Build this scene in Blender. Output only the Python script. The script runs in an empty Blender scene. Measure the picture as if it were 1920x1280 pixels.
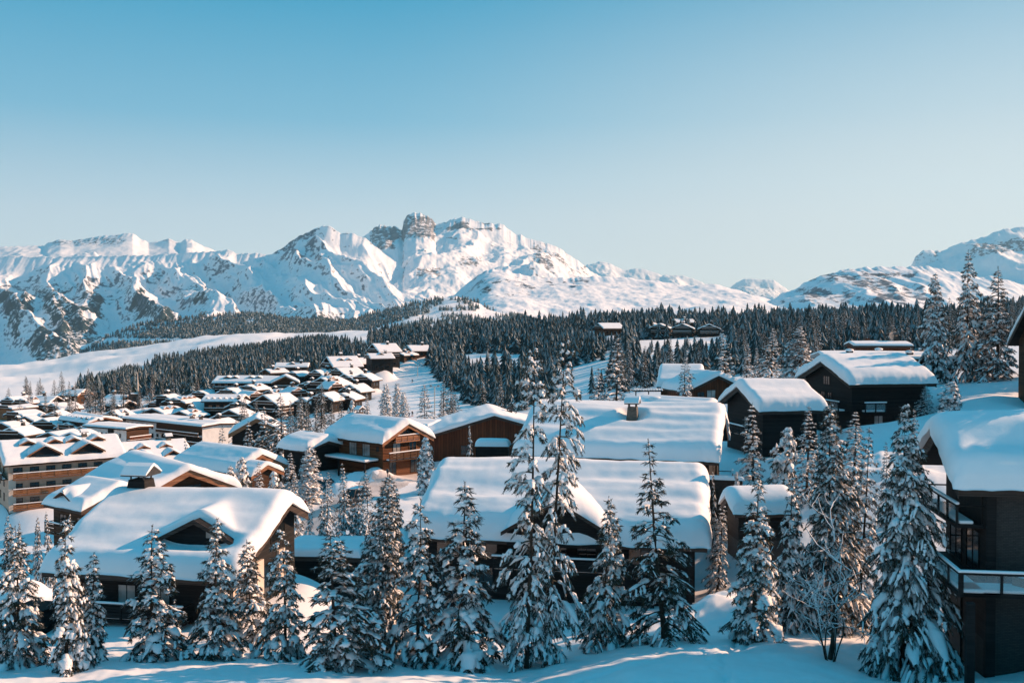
import bpy, bmesh, math, random
import numpy as np
from mathutils import Vector, Matrix
scene = bpy.context.scene
COL = scene.collection
R = math.radians
PI = math.pi
F = 1900.0                      # focal length in photo pixels (1920 wide)
PITCH = math.atan(40/1900.0)    # horizon at photo row 600
CZ = 20.0                       # camera height

# ------------------------------------------------------------------ helpers
def pt(px, py, Y):
    """world point at ground distance Y (along +Y) seen at photo pixel px,py"""
    cx = (px-960)/F; cy = (640-py)/F
    dy = math.cos(PITCH)+cy*math.sin(PITCH)
    dz = -math.sin(PITCH)+cy*math.cos(PITCH)
    t = Y/dy
    return Vector((cx*t, Y, CZ+dz*t))
def zat(py, Y): return pt(960, py, Y).z
def xat(px, Y): return pt(px, 600, Y).x
def proj(p):
    x, y, z = p[0], p[1], p[2]-CZ
    f = y*math.cos(PITCH)-z*math.sin(PITCH)
    u = y*math.sin(PITCH)+z*math.cos(PITCH)
    return 960+F*x/f, 640-F*u/f

def props(o, label=None, cat=None, group=None, kind=None):
    if label: o['label'] = label
    if cat: o['category'] = cat
    if group: o['group'] = group
    if kind: o['kind'] = kind
    return o
def empty(name, loc=(0,0,0), rz=0.0, label=None, cat=None, group=None, scale=1.0):
    o = bpy.data.objects.new(name, None); COL.objects.link(o)
    o.location = loc; o.rotation_euler = (0,0,rz); o.scale = (scale,)*3
    o.empty_display_size = 0.3
    return props(o, label, cat, group)
def link(name, me, parent=None):
    o = bpy.data.objects.new(name, me); COL.objects.link(o)
    if parent is not None: o.parent = parent
    return o
def copy_tree(o, parent=None):
    c = o.copy(); COL.objects.link(c); c.parent = parent
    for ch in list(o.children): copy_tree(ch, c)
    return c

def np_mesh(name, verts, faces, mats=(), midx=None, smooth=False):
    """faces: list of (array (n,k)) blocks; all verts float (n,3)"""
    verts = np.asarray(verts, dtype=np.float32)
    if isinstance(faces, np.ndarray): faces = [faces]
    faces = [np.asarray(f, dtype=np.int32) for f in faces if len(f)]
    me = bpy.data.meshes.new(name)
    me.vertices.add(len(verts)); me.vertices.foreach_set('co', verts.ravel())
    nl = sum(f.size for f in faces); nf = sum(len(f) for f in faces)
    me.loops.add(nl); me.polygons.add(nf)
    me.loops.foreach_set('vertex_index', np.concatenate([f.ravel() for f in faces]))
    tot = np.concatenate([np.full(len(f), f.shape[1], np.int32) for f in faces])
    st = np.zeros(nf, np.int32); st[1:] = np.cumsum(tot)[:-1]
    me.polygons.foreach_set('loop_start', st)
    for m in mats: me.materials.append(m)
    if midx is not None: me.polygons.foreach_set('material_index', np.asarray(midx, np.int32))
    me.polygons.foreach_set('use_smooth', np.full(nf, bool(smooth)))
    me.update(calc_edges=True); me.validate()
    return me

class MB:
    """collects boxes, prisms, tubes and links them as one mesh object"""
    def __init__(s): s.v = []; s.f = []; s.m = []
    def add(s, vs, fs, mi=0):
        b = len(s.v); s.v += [tuple(v) for v in vs]
        for f in fs: s.f.append([i+b for i in f]); s.m.append(mi)
        return s
    def box(s, x0, x1, y0, y1, z0, z1, mi=0):
        return s.add([(x0,y0,z0),(x1,y0,z0),(x1,y1,z0),(x0,y1,z0),(x0,y0,z1),(x1,y0,z1),(x1,y1,z1),(x0,y1,z1)],
              [(0,3,2,1),(4,5,6,7),(0,1,5,4),(1,2,6,5),(2,3,7,6),(3,0,4,7)], mi)
    def hexa(s, p, mi=0):     # p: 8 points, bottom 4 CCW then top 4
        return s.add(p, [(0,3,2,1),(4,5,6,7),(0,1,5,4),(1,2,6,5),(2,3,7,6),(3,0,4,7)], mi)
    def extrude(s, poly, axis, a, b, mi=0):
        """poly: 2D points; axis 'x': (y,z) polygon from x=a..b ; 'y': (x,z)"""
        n = len(poly)
        if axis == 'x': v = [(a,p[0],p[1]) for p in poly]+[(b,p[0],p[1]) for p in poly]
        elif axis == 'y': v = [(p[0],a,p[1]) for p in poly]+[(p[0],b,p[1]) for p in poly]
        else: v = [(p[0],p[1],a) for p in poly]+[(p[0],p[1],b) for p in poly]
        fs = [tuple(range(n))[::-1], tuple(range(n,2*n))]+[(i,(i+1)%n,n+(i+1)%n,n+i) for i in range(n)]
        return s.add(v, fs, mi)
    def tube(s, pts, rad, n=6, mi=0):
        pts = [Vector(p) for p in pts]
        if not hasattr(rad,'__len__'): rad = [rad]*len(pts)
        rings = []
        for i,p in enumerate(pts):
            t = (pts[min(i+1,len(pts)-1)]-pts[max(i-1,0)]).normalized()
            a = t.cross(Vector((0,0,1)))
            if a.length < 1e-3: a = Vector((1,0,0))
            a.normalize(); b = a.cross(t)
            rings.append([p+(a*math.cos(2*PI*k/n)+b*math.sin(2*PI*k/n))*rad[i] for k in range(n)])
        v = [q for r in rings for q in r]; fs = []
        for i in range(len(pts)-1):
            for k in range(n): fs.append((i*n+k,i*n+(k+1)%n,(i+1)*n+(k+1)%n,(i+1)*n+k))
        fs.append(tuple(range(n))[::-1]); fs.append(tuple((len(pts)-1)*n+k for k in range(n)))
        return s.add(v, fs, mi)
    def blob(s, c, r, seed=0, n=8, mi=0, lump=.25):
        """lumpy ellipsoid"""
        rnd = random.Random(seed); v = []; fs = []
        rows = n//2+1
        for i in range(rows+1):
            th = PI*i/rows
            for k in range(n):
                ph = 2*PI*k/n; q = 1+lump*(rnd.random()-.5)
                v.append((c[0]+r[0]*q*math.sin(th)*math.cos(ph), c[1]+r[1]*q*math.sin(th)*math.sin(ph), c[2]+r[2]*q*math.cos(th)))
        for i in range(rows):
            for k in range(n): fs.append(((i+1)*n+k,(i+1)*n+(k+1)%n,i*n+(k+1)%n,i*n+k))
        return s.add(v, fs, mi)
    def build(s, name, mats, parent=None, smooth=False, bevel=0.0):
        me = bpy.data.meshes.new(name)
        me.from_pydata(s.v, [], s.f)
        if not isinstance(mats,(list,tuple)): mats = [mats]
        for m in mats: me.materials.append(m)
        me.polygons.foreach_set('material_index', np.array(s.m, np.int32))
        if smooth: me.polygons.foreach_set('use_smooth', np.ones(len(s.f), bool))
        bm = bmesh.new(); bm.from_mesh(me)
        bmesh.ops.recalc_face_normals(bm, faces=bm.faces)
        bm.to_mesh(me); bm.free()
        me.update()
        o = link(name, me, parent)
        if bevel:
            b = o.modifiers.new('Bevel','BEVEL'); b.width = bevel; b.segments = 2; b.limit_method = 'ANGLE'
        return o

# ------------------------------------------------------------------ numpy noise
_rs = np.random.RandomState(7)
_perm = _rs.permutation(512).astype(np.int64)
_ga = _rs.rand(512)*2*np.pi
_gx, _gy = np.cos(_ga), np.sin(_ga)
def perlin(x, y, seed=0):
    x = np.asarray(x, float)+seed*17.31; y = np.asarray(y, float)+seed*9.77
    xi = np.floor(x).astype(np.int64); yi = np.floor(y).astype(np.int64)
    xf = x-xi; yf = y-yi
    u = xf*xf*xf*(xf*(xf*6-15)+10); v = yf*yf*yf*(yf*(yf*6-15)+10)
    def g(ix, iy, fx, fy):
        h = _perm[(_perm[ix & 511]+iy) & 511]
        return _gx[h]*fx+_gy[h]*fy
    a = g(xi,yi,xf,yf); b = g(xi+1,yi,xf-1,yf); c = g(xi,yi+1,xf,yf-1); d = g(xi+1,yi+1,xf-1,yf-1)
    return 1.5*((a*(1-u)+b*u)*(1-v)+(c*(1-u)+d*u)*v)
def fbm(x, y, o=5, seed=0, gain=.5):
    r = 0; a = 1.0; f = 1.0
    for i in range(o):
        r = r+a*perlin(x*f, y*f, seed+i*3); a *= gain; f *= 2.03
    return r
def ridged(x, y, o=5, seed=0, gain=.5):
    r = 0; a = 1.0; f = 1.0; w = 1.0
    for i in range(o):
        n = 1-np.abs(perlin(x*f, y*f, seed+i*3)); n = n*n*w
        w = np.clip(n*1.6, 0, 1); r = r+a*n; a *= gain; f *= 2.1
    return r
def sstep(a, b, x):
    t = np.clip((x-a)/(b-a), 0, 1); return t*t*(3-2*t)

# ------------------------------------------------------------------ materials
def newmat(name):
    m = bpy.data.materials.new(name); m.use_nodes = True
    nt = m.node_tree; b = nt.nodes['Principled BSDF']
    return m, nt, b
def N(nt, t, **kw):
    n = nt.nodes.new(t)
    for k,v in kw.items():
        if k.startswith('i_'): n.inputs[k[2:].replace('_',' ')].default_value = v
        else: setattr(n, k, v)
    return n
def ramp(nt, src, stops):
    r = nt.nodes.new('ShaderNodeValToRGB'); e = r.color_ramp.elements
    while len(e) < len(stops): e.new(.5)
    for i,(p,c) in enumerate(stops):
        e[i].position = p; e[i].color = (c[0],c[1],c[2],1)
    nt.links.new(src, r.inputs[0]); return r
def noisemat(name, c0, c1, scale=3.0, rough=.7, stretch=(1,1,1), bump=.0, bscale=None, detail=5, spec=.3, coord='Object', rnd=0.0):
    m, nt, b = newmat(name); L = nt.links
    tc = N(nt,'ShaderNodeTexCoord'); mp = N(nt,'ShaderNodeMapping'); mp.inputs['Scale'].default_value = stretch
    L.new(tc.outputs[coord], mp.inputs[0])
    n = N(nt,'ShaderNodeTexNoise'); n.inputs['Scale'].default_value = scale; n.inputs['Detail'].default_value = detail
    L.new(mp.outputs[0], n.inputs['Vector'])
    r = ramp(nt, n.outputs['Fac'], [(.3,c0),(.7,c1)])
    out = r.outputs[0]
    if rnd:
        oi = N(nt,'ShaderNodeObjectInfo'); h = N(nt,'ShaderNodeHueSaturation')
        mr = N(nt,'ShaderNodeMapRange'); mr.inputs['To Min'].default_value = 1-rnd; mr.inputs['To Max'].default_value = 1+rnd
        L.new(oi.outputs['Random'], mr.inputs[0]); L.new(mr.outputs[0], h.inputs['Value']); L.new(out, h.inputs['Color']); out = h.outputs[0]
    L.new(out, b.inputs['Base Color'])
    b.inputs['Roughness'].default_value = rough; b.inputs['Specular IOR Level'].default_value = spec
    if bump:
        n2 = N(nt,'ShaderNodeTexNoise'); n2.inputs['Scale'].default_value = bscale or scale*3; n2.inputs['Detail'].default_value = 6
        L.new(mp.outputs[0], n2.inputs['Vector'])
        bp = N(nt,'ShaderNodeBump'); bp.inputs['Strength'].default_value = bump; bp.inputs['Distance'].default_value = .1
        L.new(n2.outputs['Fac'], bp.inputs['Height']); L.new(bp.outputs[0], b.inputs['Normal'])
    return m
def woodmat(name, c0, c1, plank=.22, axis='z', rough=.75, rnd=0.0):
    """boards: plank lines across the given axis, grain noise along them"""
    m, nt, b = newmat(name); L = nt.links
    tc = N(nt,'ShaderNodeTexCoord'); sp = N(nt,'ShaderNodeSeparateXYZ'); L.new(tc.outputs['Object'], sp.inputs[0])
    if axis == 'z': src = sp.outputs['Z']
    else:
        ad = N(nt,'ShaderNodeMath', operation='ADD'); L.new(sp.outputs['X'], ad.inputs[0]); L.new(sp.outputs['Y'], ad.inputs[1]); src = ad.outputs[0]
    dv = N(nt,'ShaderNodeMath', operation='DIVIDE'); dv.inputs[1].default_value = plank; L.new(src, dv.inputs[0])
    fr = N(nt,'ShaderNodeMath', operation='FRACT'); L.new(dv.outputs[0], fr.inputs[0])
    fl = N(nt,'ShaderNodeMath', operation='FLOOR'); L.new(dv.outputs[0], fl.inputs[0])
    wn = N(nt,'ShaderNodeTexWhiteNoise', noise_dimensions='1D'); L.new(fl.outputs[0], wn.inputs['W'])
    mp = N(nt,'ShaderNodeMapping'); mp.inputs['Scale'].default_value = (1,1,9) if axis=='z' else (9,9,.8)
    L.new(tc.outputs['Object'], mp.inputs[0])
    n = N(nt,'ShaderNodeTexNoise'); n.inputs['Scale'].default_value = 1.3; n.inputs['Detail'].default_value = 6; L.new(mp.outputs[0], n.inputs['Vector'])
    mx = N(nt,'ShaderNodeMath', operation='ADD'); L.new(n.outputs['Fac'], mx.inputs[0])
    sc = N(nt,'ShaderNodeMath', operation='MULTIPLY'); sc.inputs[1].default_value = .45; L.new(wn.outputs['Value'], sc.inputs[0]); L.new(sc.outputs[0], mx.inputs[1])
    r = ramp(nt, mx.outputs[0], [(.35,c0),(.95,c1)])
    gp = N(nt,'ShaderNodeMath', operation='LESS_THAN'); gp.inputs[1].default_value = .1; L.new(fr.outputs[0], gp.inputs[0])
    mixc = N(nt,'ShaderNodeMix', data_type='RGBA'); L.new(gp.outputs[0], mixc.inputs['Factor']); L.new(r.outputs[0], mixc.inputs['A'])
    mixc.inputs['B'].default_value = (c0[0]*.35,c0[1]*.35,c0[2]*.35,1)
    L.new(mixc.outputs['Result'], b.inputs['Base Color'])
    b.inputs['Roughness'].default_value = rough; b.inputs['Specular IOR Level'].default_value = .2
    bp = N(nt,'ShaderNodeBump'); bp.inputs['Strength'].default_value = .5; bp.inputs['Distance'].default_value = .02; bp.invert = True
    L.new(gp.outputs[0], bp.inputs['Height']); L.new(bp.outputs[0], b.inputs['Normal'])
    return m

M = {}
def snowmat(name, base=(.86,.86,.87), bump=.25, s1=1.2, s2=14.0, sparkle=False):
    m, nt, b = newmat(name); L = nt.links
    tc = N(nt,'ShaderNodeTexCoord')
    n1 = N(nt,'ShaderNodeTexNoise'); n1.inputs['Scale'].default_value = s1; n1.inputs['Detail'].default_value = 4
    n2 = N(nt,'ShaderNodeTexNoise'); n2.inputs['Scale'].default_value = s2; n2.inputs['Detail'].default_value = 6
    L.new(tc.outputs['Object'], n1.inputs['Vector']); L.new(tc.outputs['Object'], n2.inputs['Vector'])
    r = ramp(nt, n1.outputs['Fac'], [(.3,tuple(c*.955 for c in base)),(.7,base)])
    L.new(r.outputs[0], b.inputs['Base Color'])
    b.inputs['Roughness'].default_value = .65; b.inputs['Specular IOR Level'].default_value = .25
    b1 = N(nt,'ShaderNodeBump'); b1.inputs['Strength'].default_value = bump*.6; b1.inputs['Distance'].default_value = .12
    b2 = N(nt,'ShaderNodeBump'); b2.inputs['Strength'].default_value = bump; b2.inputs['Distance'].default_value = .02
    L.new(n1.outputs['Fac'], b1.inputs['Height']); L.new(n2.outputs['Fac'], b2.inputs['Height'])
    L.new(b1.outputs[0], b2.inputs['Normal']); L.new(b2.outputs[0], b.inputs['Normal'])
    return m
M['snow'] = snowmat('snow')
M['roofsnow'] = snowmat('roof_snow', bump=.3, s1=.8, s2=9.0)
M['treesnow'] = snowmat('branch_snow', base=(.80,.80,.81), bump=.5, s1=6, s2=30)
M['needle'] = noisemat('spruce_needles', (.007,.014,.010), (.048,.042,.020), 2.5, .6, rnd=.35)
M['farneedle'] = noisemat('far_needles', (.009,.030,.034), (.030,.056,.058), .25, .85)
M['bark'] = noisemat('bark', (.018,.014,.011), (.07,.05,.038), 9, .85, (1,1,.25), .6)
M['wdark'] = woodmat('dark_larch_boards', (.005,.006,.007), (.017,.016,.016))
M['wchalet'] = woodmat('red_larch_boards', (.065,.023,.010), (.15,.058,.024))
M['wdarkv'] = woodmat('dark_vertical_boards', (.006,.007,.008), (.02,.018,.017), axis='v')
M['frostneedle'] = noisemat('frosted_needles', (.13,.175,.19), (.33,.385,.41), .5, .8)
M['wbrown'] = woodmat('brown_boards', (.030,.014,.008), (.085,.040,.020))
M['wred'] = woodmat('red_brown_boards', (.06,.020,.010), (.125,.042,.018), axis='v', plank=.45)
M['worange'] = woodmat('honey_boards', (.16,.062,.026), (.30,.13,.055))
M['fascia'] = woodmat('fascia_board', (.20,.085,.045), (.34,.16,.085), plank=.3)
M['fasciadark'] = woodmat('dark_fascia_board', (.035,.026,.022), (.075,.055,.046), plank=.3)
M['plaster'] = noisemat('cream_plaster', (.52,.44,.37), (.62,.53,.45), 1.2, .85, bump=.15, bscale=30)
M['pink'] = noisemat('sand_render', (.46,.30,.22), (.55,.37,.27), 1.2, .85, bump=.15, bscale=30)
M['white'] = noisemat('white_render', (.55,.55,.54), (.68,.67,.65), .8, .8)
M['metal'] = noisemat('dark_metal', (.02,.02,.02), (.04,.04,.04), 5, .45, spec=.5)
M['greymetal'] = noisemat('grey_metal', (.2,.2,.2), (.32,.32,.32), 5, .45, spec=.5)
def brickmat(name, c1, c2, mortar, sc=3.0):
    m, nt, b = newmat(name); L = nt.links
    tc = N(nt,'ShaderNodeTexCoord'); sp = N(nt,'ShaderNodeSeparateXYZ'); L.new(tc.outputs['Object'], sp.inputs[0])
    ad = N(nt,'ShaderNodeMath', operation='ADD'); L.new(sp.outputs['X'], ad.inputs[0]); L.new(sp.outputs['Y'], ad.inputs[1])
    cb = N(nt,'ShaderNodeCombineXYZ'); L.new(ad.outputs[0], cb.inputs['X']); L.new(sp.outputs['Z'], cb.inputs['Y'])
    br = N(nt,'ShaderNodeTexBrick'); br.inputs['Scale'].default_value = sc
    br.inputs['Color1'].default_value = c1+(1,); br.inputs['Color2'].default_value = c2+(1,); br.inputs['Mortar'].default_value = mortar+(1,)
    br.inputs['Mortar Size'].default_value = .03; br.inputs['Row Height'].default_value = .28
    br.inputs['Brick Width'].default_value = .8
    L.new(cb.outputs[0], br.inputs['Vector']); L.new(br.outputs['Color'], b.inputs['Base Color'])
    b.inputs['Roughness'].default_value = .85
    bp = N(nt,'ShaderNodeBump'); bp.inputs['Strength'].default_value = .6; bp.inputs['Distance'].default_value = .04
    n = N(nt,'ShaderNodeTexNoise'); n.inputs['Scale'].default_value = 6; L.new(tc.outputs['Object'], n.inputs['Vector'])
    L.new(n.outputs['Fac'], bp.inputs['Height']); L.new(bp.outputs[0], b.inputs['Normal'])
    return m
M['stone'] = brickmat('dry_stone', (.10,.085,.07), (.17,.145,.12), (.035,.03,.027), 3.0)
M['darkstone'] = brickmat('slate_stone', (.026,.024,.023), (.046,.041,.037), (.010,.010,.010), 3.2)
def glassmat(name, col, rough=.08, spec=.6):
    m, nt, b = newmat(name)
    tc = N(nt,'ShaderNodeTexCoord'); n = N(nt,'ShaderNodeTexNoise'); n.inputs['Scale'].default_value = .9
    nt.links.new(tc.outputs['Object'], n.inputs['Vector'])
    r = ramp(nt, n.outputs['Fac'], [(.35,tuple(c*.5 for c in col)),(.65,col)])
    nt.links.new(r.outputs[0], b.inputs['Base Color'])
    b.inputs['Roughness'].default_value = rough; b.inputs['Specular IOR Level'].default_value = spec
    return m
M['glass'] = glassmat('window_glass', (.015,.02,.024))
M['paleglass'] = glassmat('curtained_glass', (.42,.40,.38), .2)
m, nt, b = newmat('balustrade_glass')
b.inputs['Base Color'].default_value = (.75,.85,.87,1); b.inputs['Roughness'].default_value = .03
b.inputs['Transmission Weight'].default_value = 0.0; b.inputs['Alpha'].default_value = .16; b.inputs['Specular IOR Level'].default_value = .8
n = N(nt,'ShaderNodeTexNoise'); n.inputs['Scale'].default_value = 2.0
rr = ramp(nt, n.outputs['Fac'], [(.3,(.5,.58,.6)),(.7,(.75,.85,.87))]); nt.links.new(rr.outputs[0], b.inputs['Base Color'])
M['bglass'] = m
# ------------------------------------------------------------------ camera, sun, sky
SUN_AZ, SUN_EL = R(70), R(23.5)          # azimuth from +Y towards +X
cam = bpy.data.cameras.new('camera'); camo = bpy.data.objects.new('camera', cam); COL.objects.link(camo)
camo.location = (0,0,CZ); camo.rotation_euler = (PI/2-PITCH,0,0)
cam.sensor_width = 36; cam.sensor_fit = 'HORIZONTAL'; cam.lens = 36*F/1920
cam.clip_start = .5; cam.clip_end = 80000
scene.camera = camo
sl = bpy.data.lights.new('sun','SUN'); sl.energy = 5.0; sl.angle = R(.5); sl.color = (1,.60,.38)
so = bpy.data.objects.new('sun', sl); COL.objects.link(so)
sd = Vector((math.sin(SUN_AZ)*math.cos(SUN_EL), math.cos(SUN_AZ)*math.cos(SUN_EL), math.sin(SUN_EL)))
so.rotation_euler = sd.to_track_quat('Z','Y').to_euler(); so.location = sd*300
w = bpy.data.worlds.new('World'); scene.world = w; w.use_nodes = True
nt = w.node_tree; L = nt.links
bg = nt.nodes['Background']
sky = N(nt,'ShaderNodeTexSky', sky_type='NISHITA'); sky.sun_disc = False
sky.sun_elevation = SUN_EL; sky.sun_rotation = SUN_AZ; sky.altitude = 1800; sky.dust_density = .4; sky.ozone_density = 2.0
tc = N(nt,'ShaderNodeTexCoord'); sp = N(nt,'ShaderNodeSeparateXYZ'); L.new(tc.outputs['Generated'], sp.inputs[0])
# teal grade of the sky by height: pale low down, deep blue overhead
SKYSTOPS = [(0.0,(.78,.84,.86)),(.045,(.74,.82,.85)),(.10,(.62,.73,.80)),(.19,(.17,.48,.68)),(.30,(.0,.325,.56)),(.45,(.016,.36,.60)),(1.0,(.006,.28,.50))]
g = ramp(nt, sp.outputs['Z'], SKYSTOPS)
# brighter, paler towards the sun
dp = N(nt,'ShaderNodeVectorMath', operation='DOT_PRODUCT'); dp.inputs[1].default_value = (math.sin(R(46)),math.cos(R(46)),.0)
L.new(tc.outputs['Generated'], dp.inputs[0])
gl = N(nt,'ShaderNodeMapRange', interpolation_type='SMOOTHSTEP'); gl.inputs['From Min'].default_value = .55; gl.inputs['From Max'].default_value = 1.02
gl.inputs['To Min'].default_value = 0; gl.inputs['To Max'].default_value = .85
L.new(dp.outputs['Value'], gl.inputs[0])
mg = N(nt,'ShaderNodeMix', data_type='RGBA'); gf = N(nt,'ShaderNodeMapRange', interpolation_type='SMOOTHSTEP'); gf.inputs['From Min'].default_value = .06; gf.inputs['From Max'].default_value = .44; gf.inputs['To Min'].default_value = 1; gf.inputs['To Max'].default_value = 0
L.new(sp.outputs['Z'], gf.inputs[0]); gm = N(nt,'ShaderNodeMath', operation='MULTIPLY'); L.new(gl.outputs[0], gm.inputs[0]); L.new(gf.outputs[0], gm.inputs[1])
L.new(gm.outputs[0], mg.inputs['Factor']); L.new(g.outputs[0], mg.inputs['A']); mg.inputs['B'].default_value = (.82,.82,.80,1)
SKYGAIN = 5.55
sc_ = N(nt,'ShaderNodeVectorMath', operation='SCALE'); sc_.inputs['Scale'].default_value = SKYGAIN; L.new(mg.outputs['Result'], sc_.inputs[0])
mx = N(nt,'ShaderNodeMix', data_type='RGBA'); mx.inputs['Factor'].default_value = .95
L.new(sky.outputs[0], mx.inputs['A']); L.new(sc_.outputs[0], mx.inputs['B'])
L.new(mx.outputs['Result'], bg.inputs['Color']); bg.inputs['Strength'].default_value = .1
vs = scene.view_settings; vs.view_transform = 'Standard'; vs.look = 'None'; vs.gamma = 1; vs.exposure = .88
vs.use_curve_mapping = False
scene.cycles.max_bounces = 5; scene.cycles.diffuse_bounces = 3; scene.cycles.transparent_max_bounces = 12
scene.cycles.volume_bounces = 0

# ------------------------------------------------------------------ near terrain
TPX = np.array([-1500,-700,-200,0,200,480,700,960,1200,1440,1680,1920,2300,2800,3600], float)
TY  = np.array([8,30,45,60,75,95,120,150,215,300,420,560,750,1000,1400,1800,2400,3200,14000], float)
TZ = np.array([
#  -1500 -700 -200    0   200   480   700   960  1200  1440  1680  1920  2300  2800 3600
 [ -17, -17, -17, -17, -17,  -17,  -17,  -17,  -17,  -17,  -17,  -17,  -16,  -15,  -15],
 [ -19, -18.5,-18,-18, -18,  -18,  -18,  -18,  -18,  -18,  -18,  -18,  -16,  -15,  -14],
 [ -22, -21, -20,-18.2,-18.2,-18.2,-18.2,-18.2,-17.8,-17.6,-17.5,-17.4,-14.8,-12.5,  -10],
 [ -26, -24, -22,-20.2,-20.3,-20.3,-20.4,-20.6,-19.7,-19.6,-20.4,-19.7,-14, -10,   -5],
 [ -30, -28, -25,-22.9,-22.4,-22.8,-23.2,-23.2,-22.0,-20.9,-20.4,-19.0,-12,  -7,   -1],
 [ -34, -32, -28,-26.0,-26.0,-26.3,-26.3,-25.0,-22.6,-18.5,-16.0,-14.0,-11,  -8,   -2],
 [ -38, -36, -33,-31.0,-30.0,-27.7,-25.2,-24.0,-20.0,-14.5,-11.5, -9.5, -8,  -6,    0],
 [ -42, -40, -38,-37.0,-34.5,-27.6,-24.3,-23.5,-18.0,-11.7, -9.3, -7.3, -6,  -3,    3],
 [ -48, -46, -44,-41.5,-41.0,-35.0,-30.5,-25.0,-18.0,-12.5, -8.6, -6.0, -3,   2,   10],
 [ -50, -47, -44,-39.5,-38.5,-34.0,-29.5,-26.3,-18.6,-13.5, -9.8, -6.0,  0,   8,   20],
 [ -52, -49, -45,-38.0,-37.0,-34.3,-29.0,-22.8,-14.5,-12.0, -9.3, -4.5,  4,  16,   32],
 [ -56, -54, -50,-43.0,-39.0,-31.5,-25.0,-18.6,-10.5, -9.6, -7.0, -2.0,  9,  24,   46],
 [ -64, -62, -60,-54.0,-50.0,-31.0,-21.0,-14.0, -8.5, -6.5, -4.2,  2.0, 15,  34,   64],
 [ -76, -74, -70,-64.0,-56.0,-32.0,-18.5,-10.5, -5.0, -3.0,  0.0,  5.0, 20,  44,   84],
 [ -90, -88, -84,-74.0,-56.0,-25.0,-16.5, -9.0, -5.0, -3.0,  0.0,  6.0, 20,  44,   90],
 [-100, -96, -92,-83.0,-55.0,-26.0,-22.5,-10., -8.0, -6.0, -2.0,  2.0, 16,  44,   90],
 [-260,-260,-260,-250.,-240.,-160,-120,-60., -30.,-26.,-20.,-10.,  0,  30,   80],
 [-420,-420,-420,-420.,-420.,-330,-220,-120.,-60.,-50.,-40.,-30.,-10,  20,   60],
 [-420,-420,-420,-420.,-420.,-420,-420,-420.,-420.,-420.,-420.,-420.,-420,-420,-420]], float)
NU, NV = 620, 420
gpx = np.concatenate([np.linspace(-1500,-60,70)[:-1], np.linspace(-60,1980,480), np.linspace(1980,3600,72)[1:]])
NU = len(gpx)
gl_ = np.concatenate([np.linspace(math.log(a),math.log(b),n,endpoint=False) for a,b,n in ((8,40,30),(40,130,300),(130,600,220),(600,14000,120))]+[[math.log(14000)]]); NV = len(gl_)
gY = np.exp(gl_)
def cub(xs, ys, xq):
    """monotone-ish smooth interpolation along axis 0 of ys"""
    i = np.clip(np.searchsorted(xs, xq)-1, 0, len(xs)-2)
    t = np.clip((xq-xs[i])/(xs[i+1]-xs[i]), 0, 1)
    m = np.zeros_like(ys)
    d = (ys[1:]-ys[:-1])/(xs[1:]-xs[:-1])[:,None]
    m[1:-1] = np.where(d[1:]*d[:-1] > 0, 2*d[1:]*d[:-1]/(d[1:]+d[:-1]+1e-12), 0)
    m[0] = d[0]; m[-1] = d[-1]
    h = (xs[i+1]-xs[i])[:,None]; t = t[:,None]
    return (ys[i]*(1+2*t)*(1-t)**2+m[i]*h*t*(1-t)**2+ys[i+1]*t*t*(3-2*t)+m[i+1]*h*t*t*(t-1))
_a = cub(np.log(TY), TZ, gl_)             # (NV, ncol)
GZ = cub(TPX, _a.T.copy(), gpx).T         # (NV, NU)
GX = (gpx[None,:]-960)/F*gY[:,None]
GYY = np.repeat(gY[:,None], NU, 1)
GZ = GZ+CZ
def ground(x, y):
    """terrain height under world x,y"""
    x = np.asarray(x, float); y = np.asarray(y, float)
    px = 960+F*x/np.maximum(y,1)
    fu = np.clip(np.interp(px, gpx, np.arange(NU)), 0, NU-1.001)
    fv = np.clip(np.interp(np.log(np.maximum(y,8.01)), gl_, np.arange(NV)), 0, NV-1.001)
    iu = fu.astype(int); iv = fv.astype(int); a = fu-iu; b = fv-iv
    return (GZ[iv,iu]*(1-a)+GZ[iv,iu+1]*a)*(1-b)+(GZ[iv+1,iu]*(1-a)+GZ[iv+1,iu+1]*a)*b
PADS = []       # (x, y, r, z): level ground under a house
MOUNDS = []     # (x, y, rx, ry, h): snow banks
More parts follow.
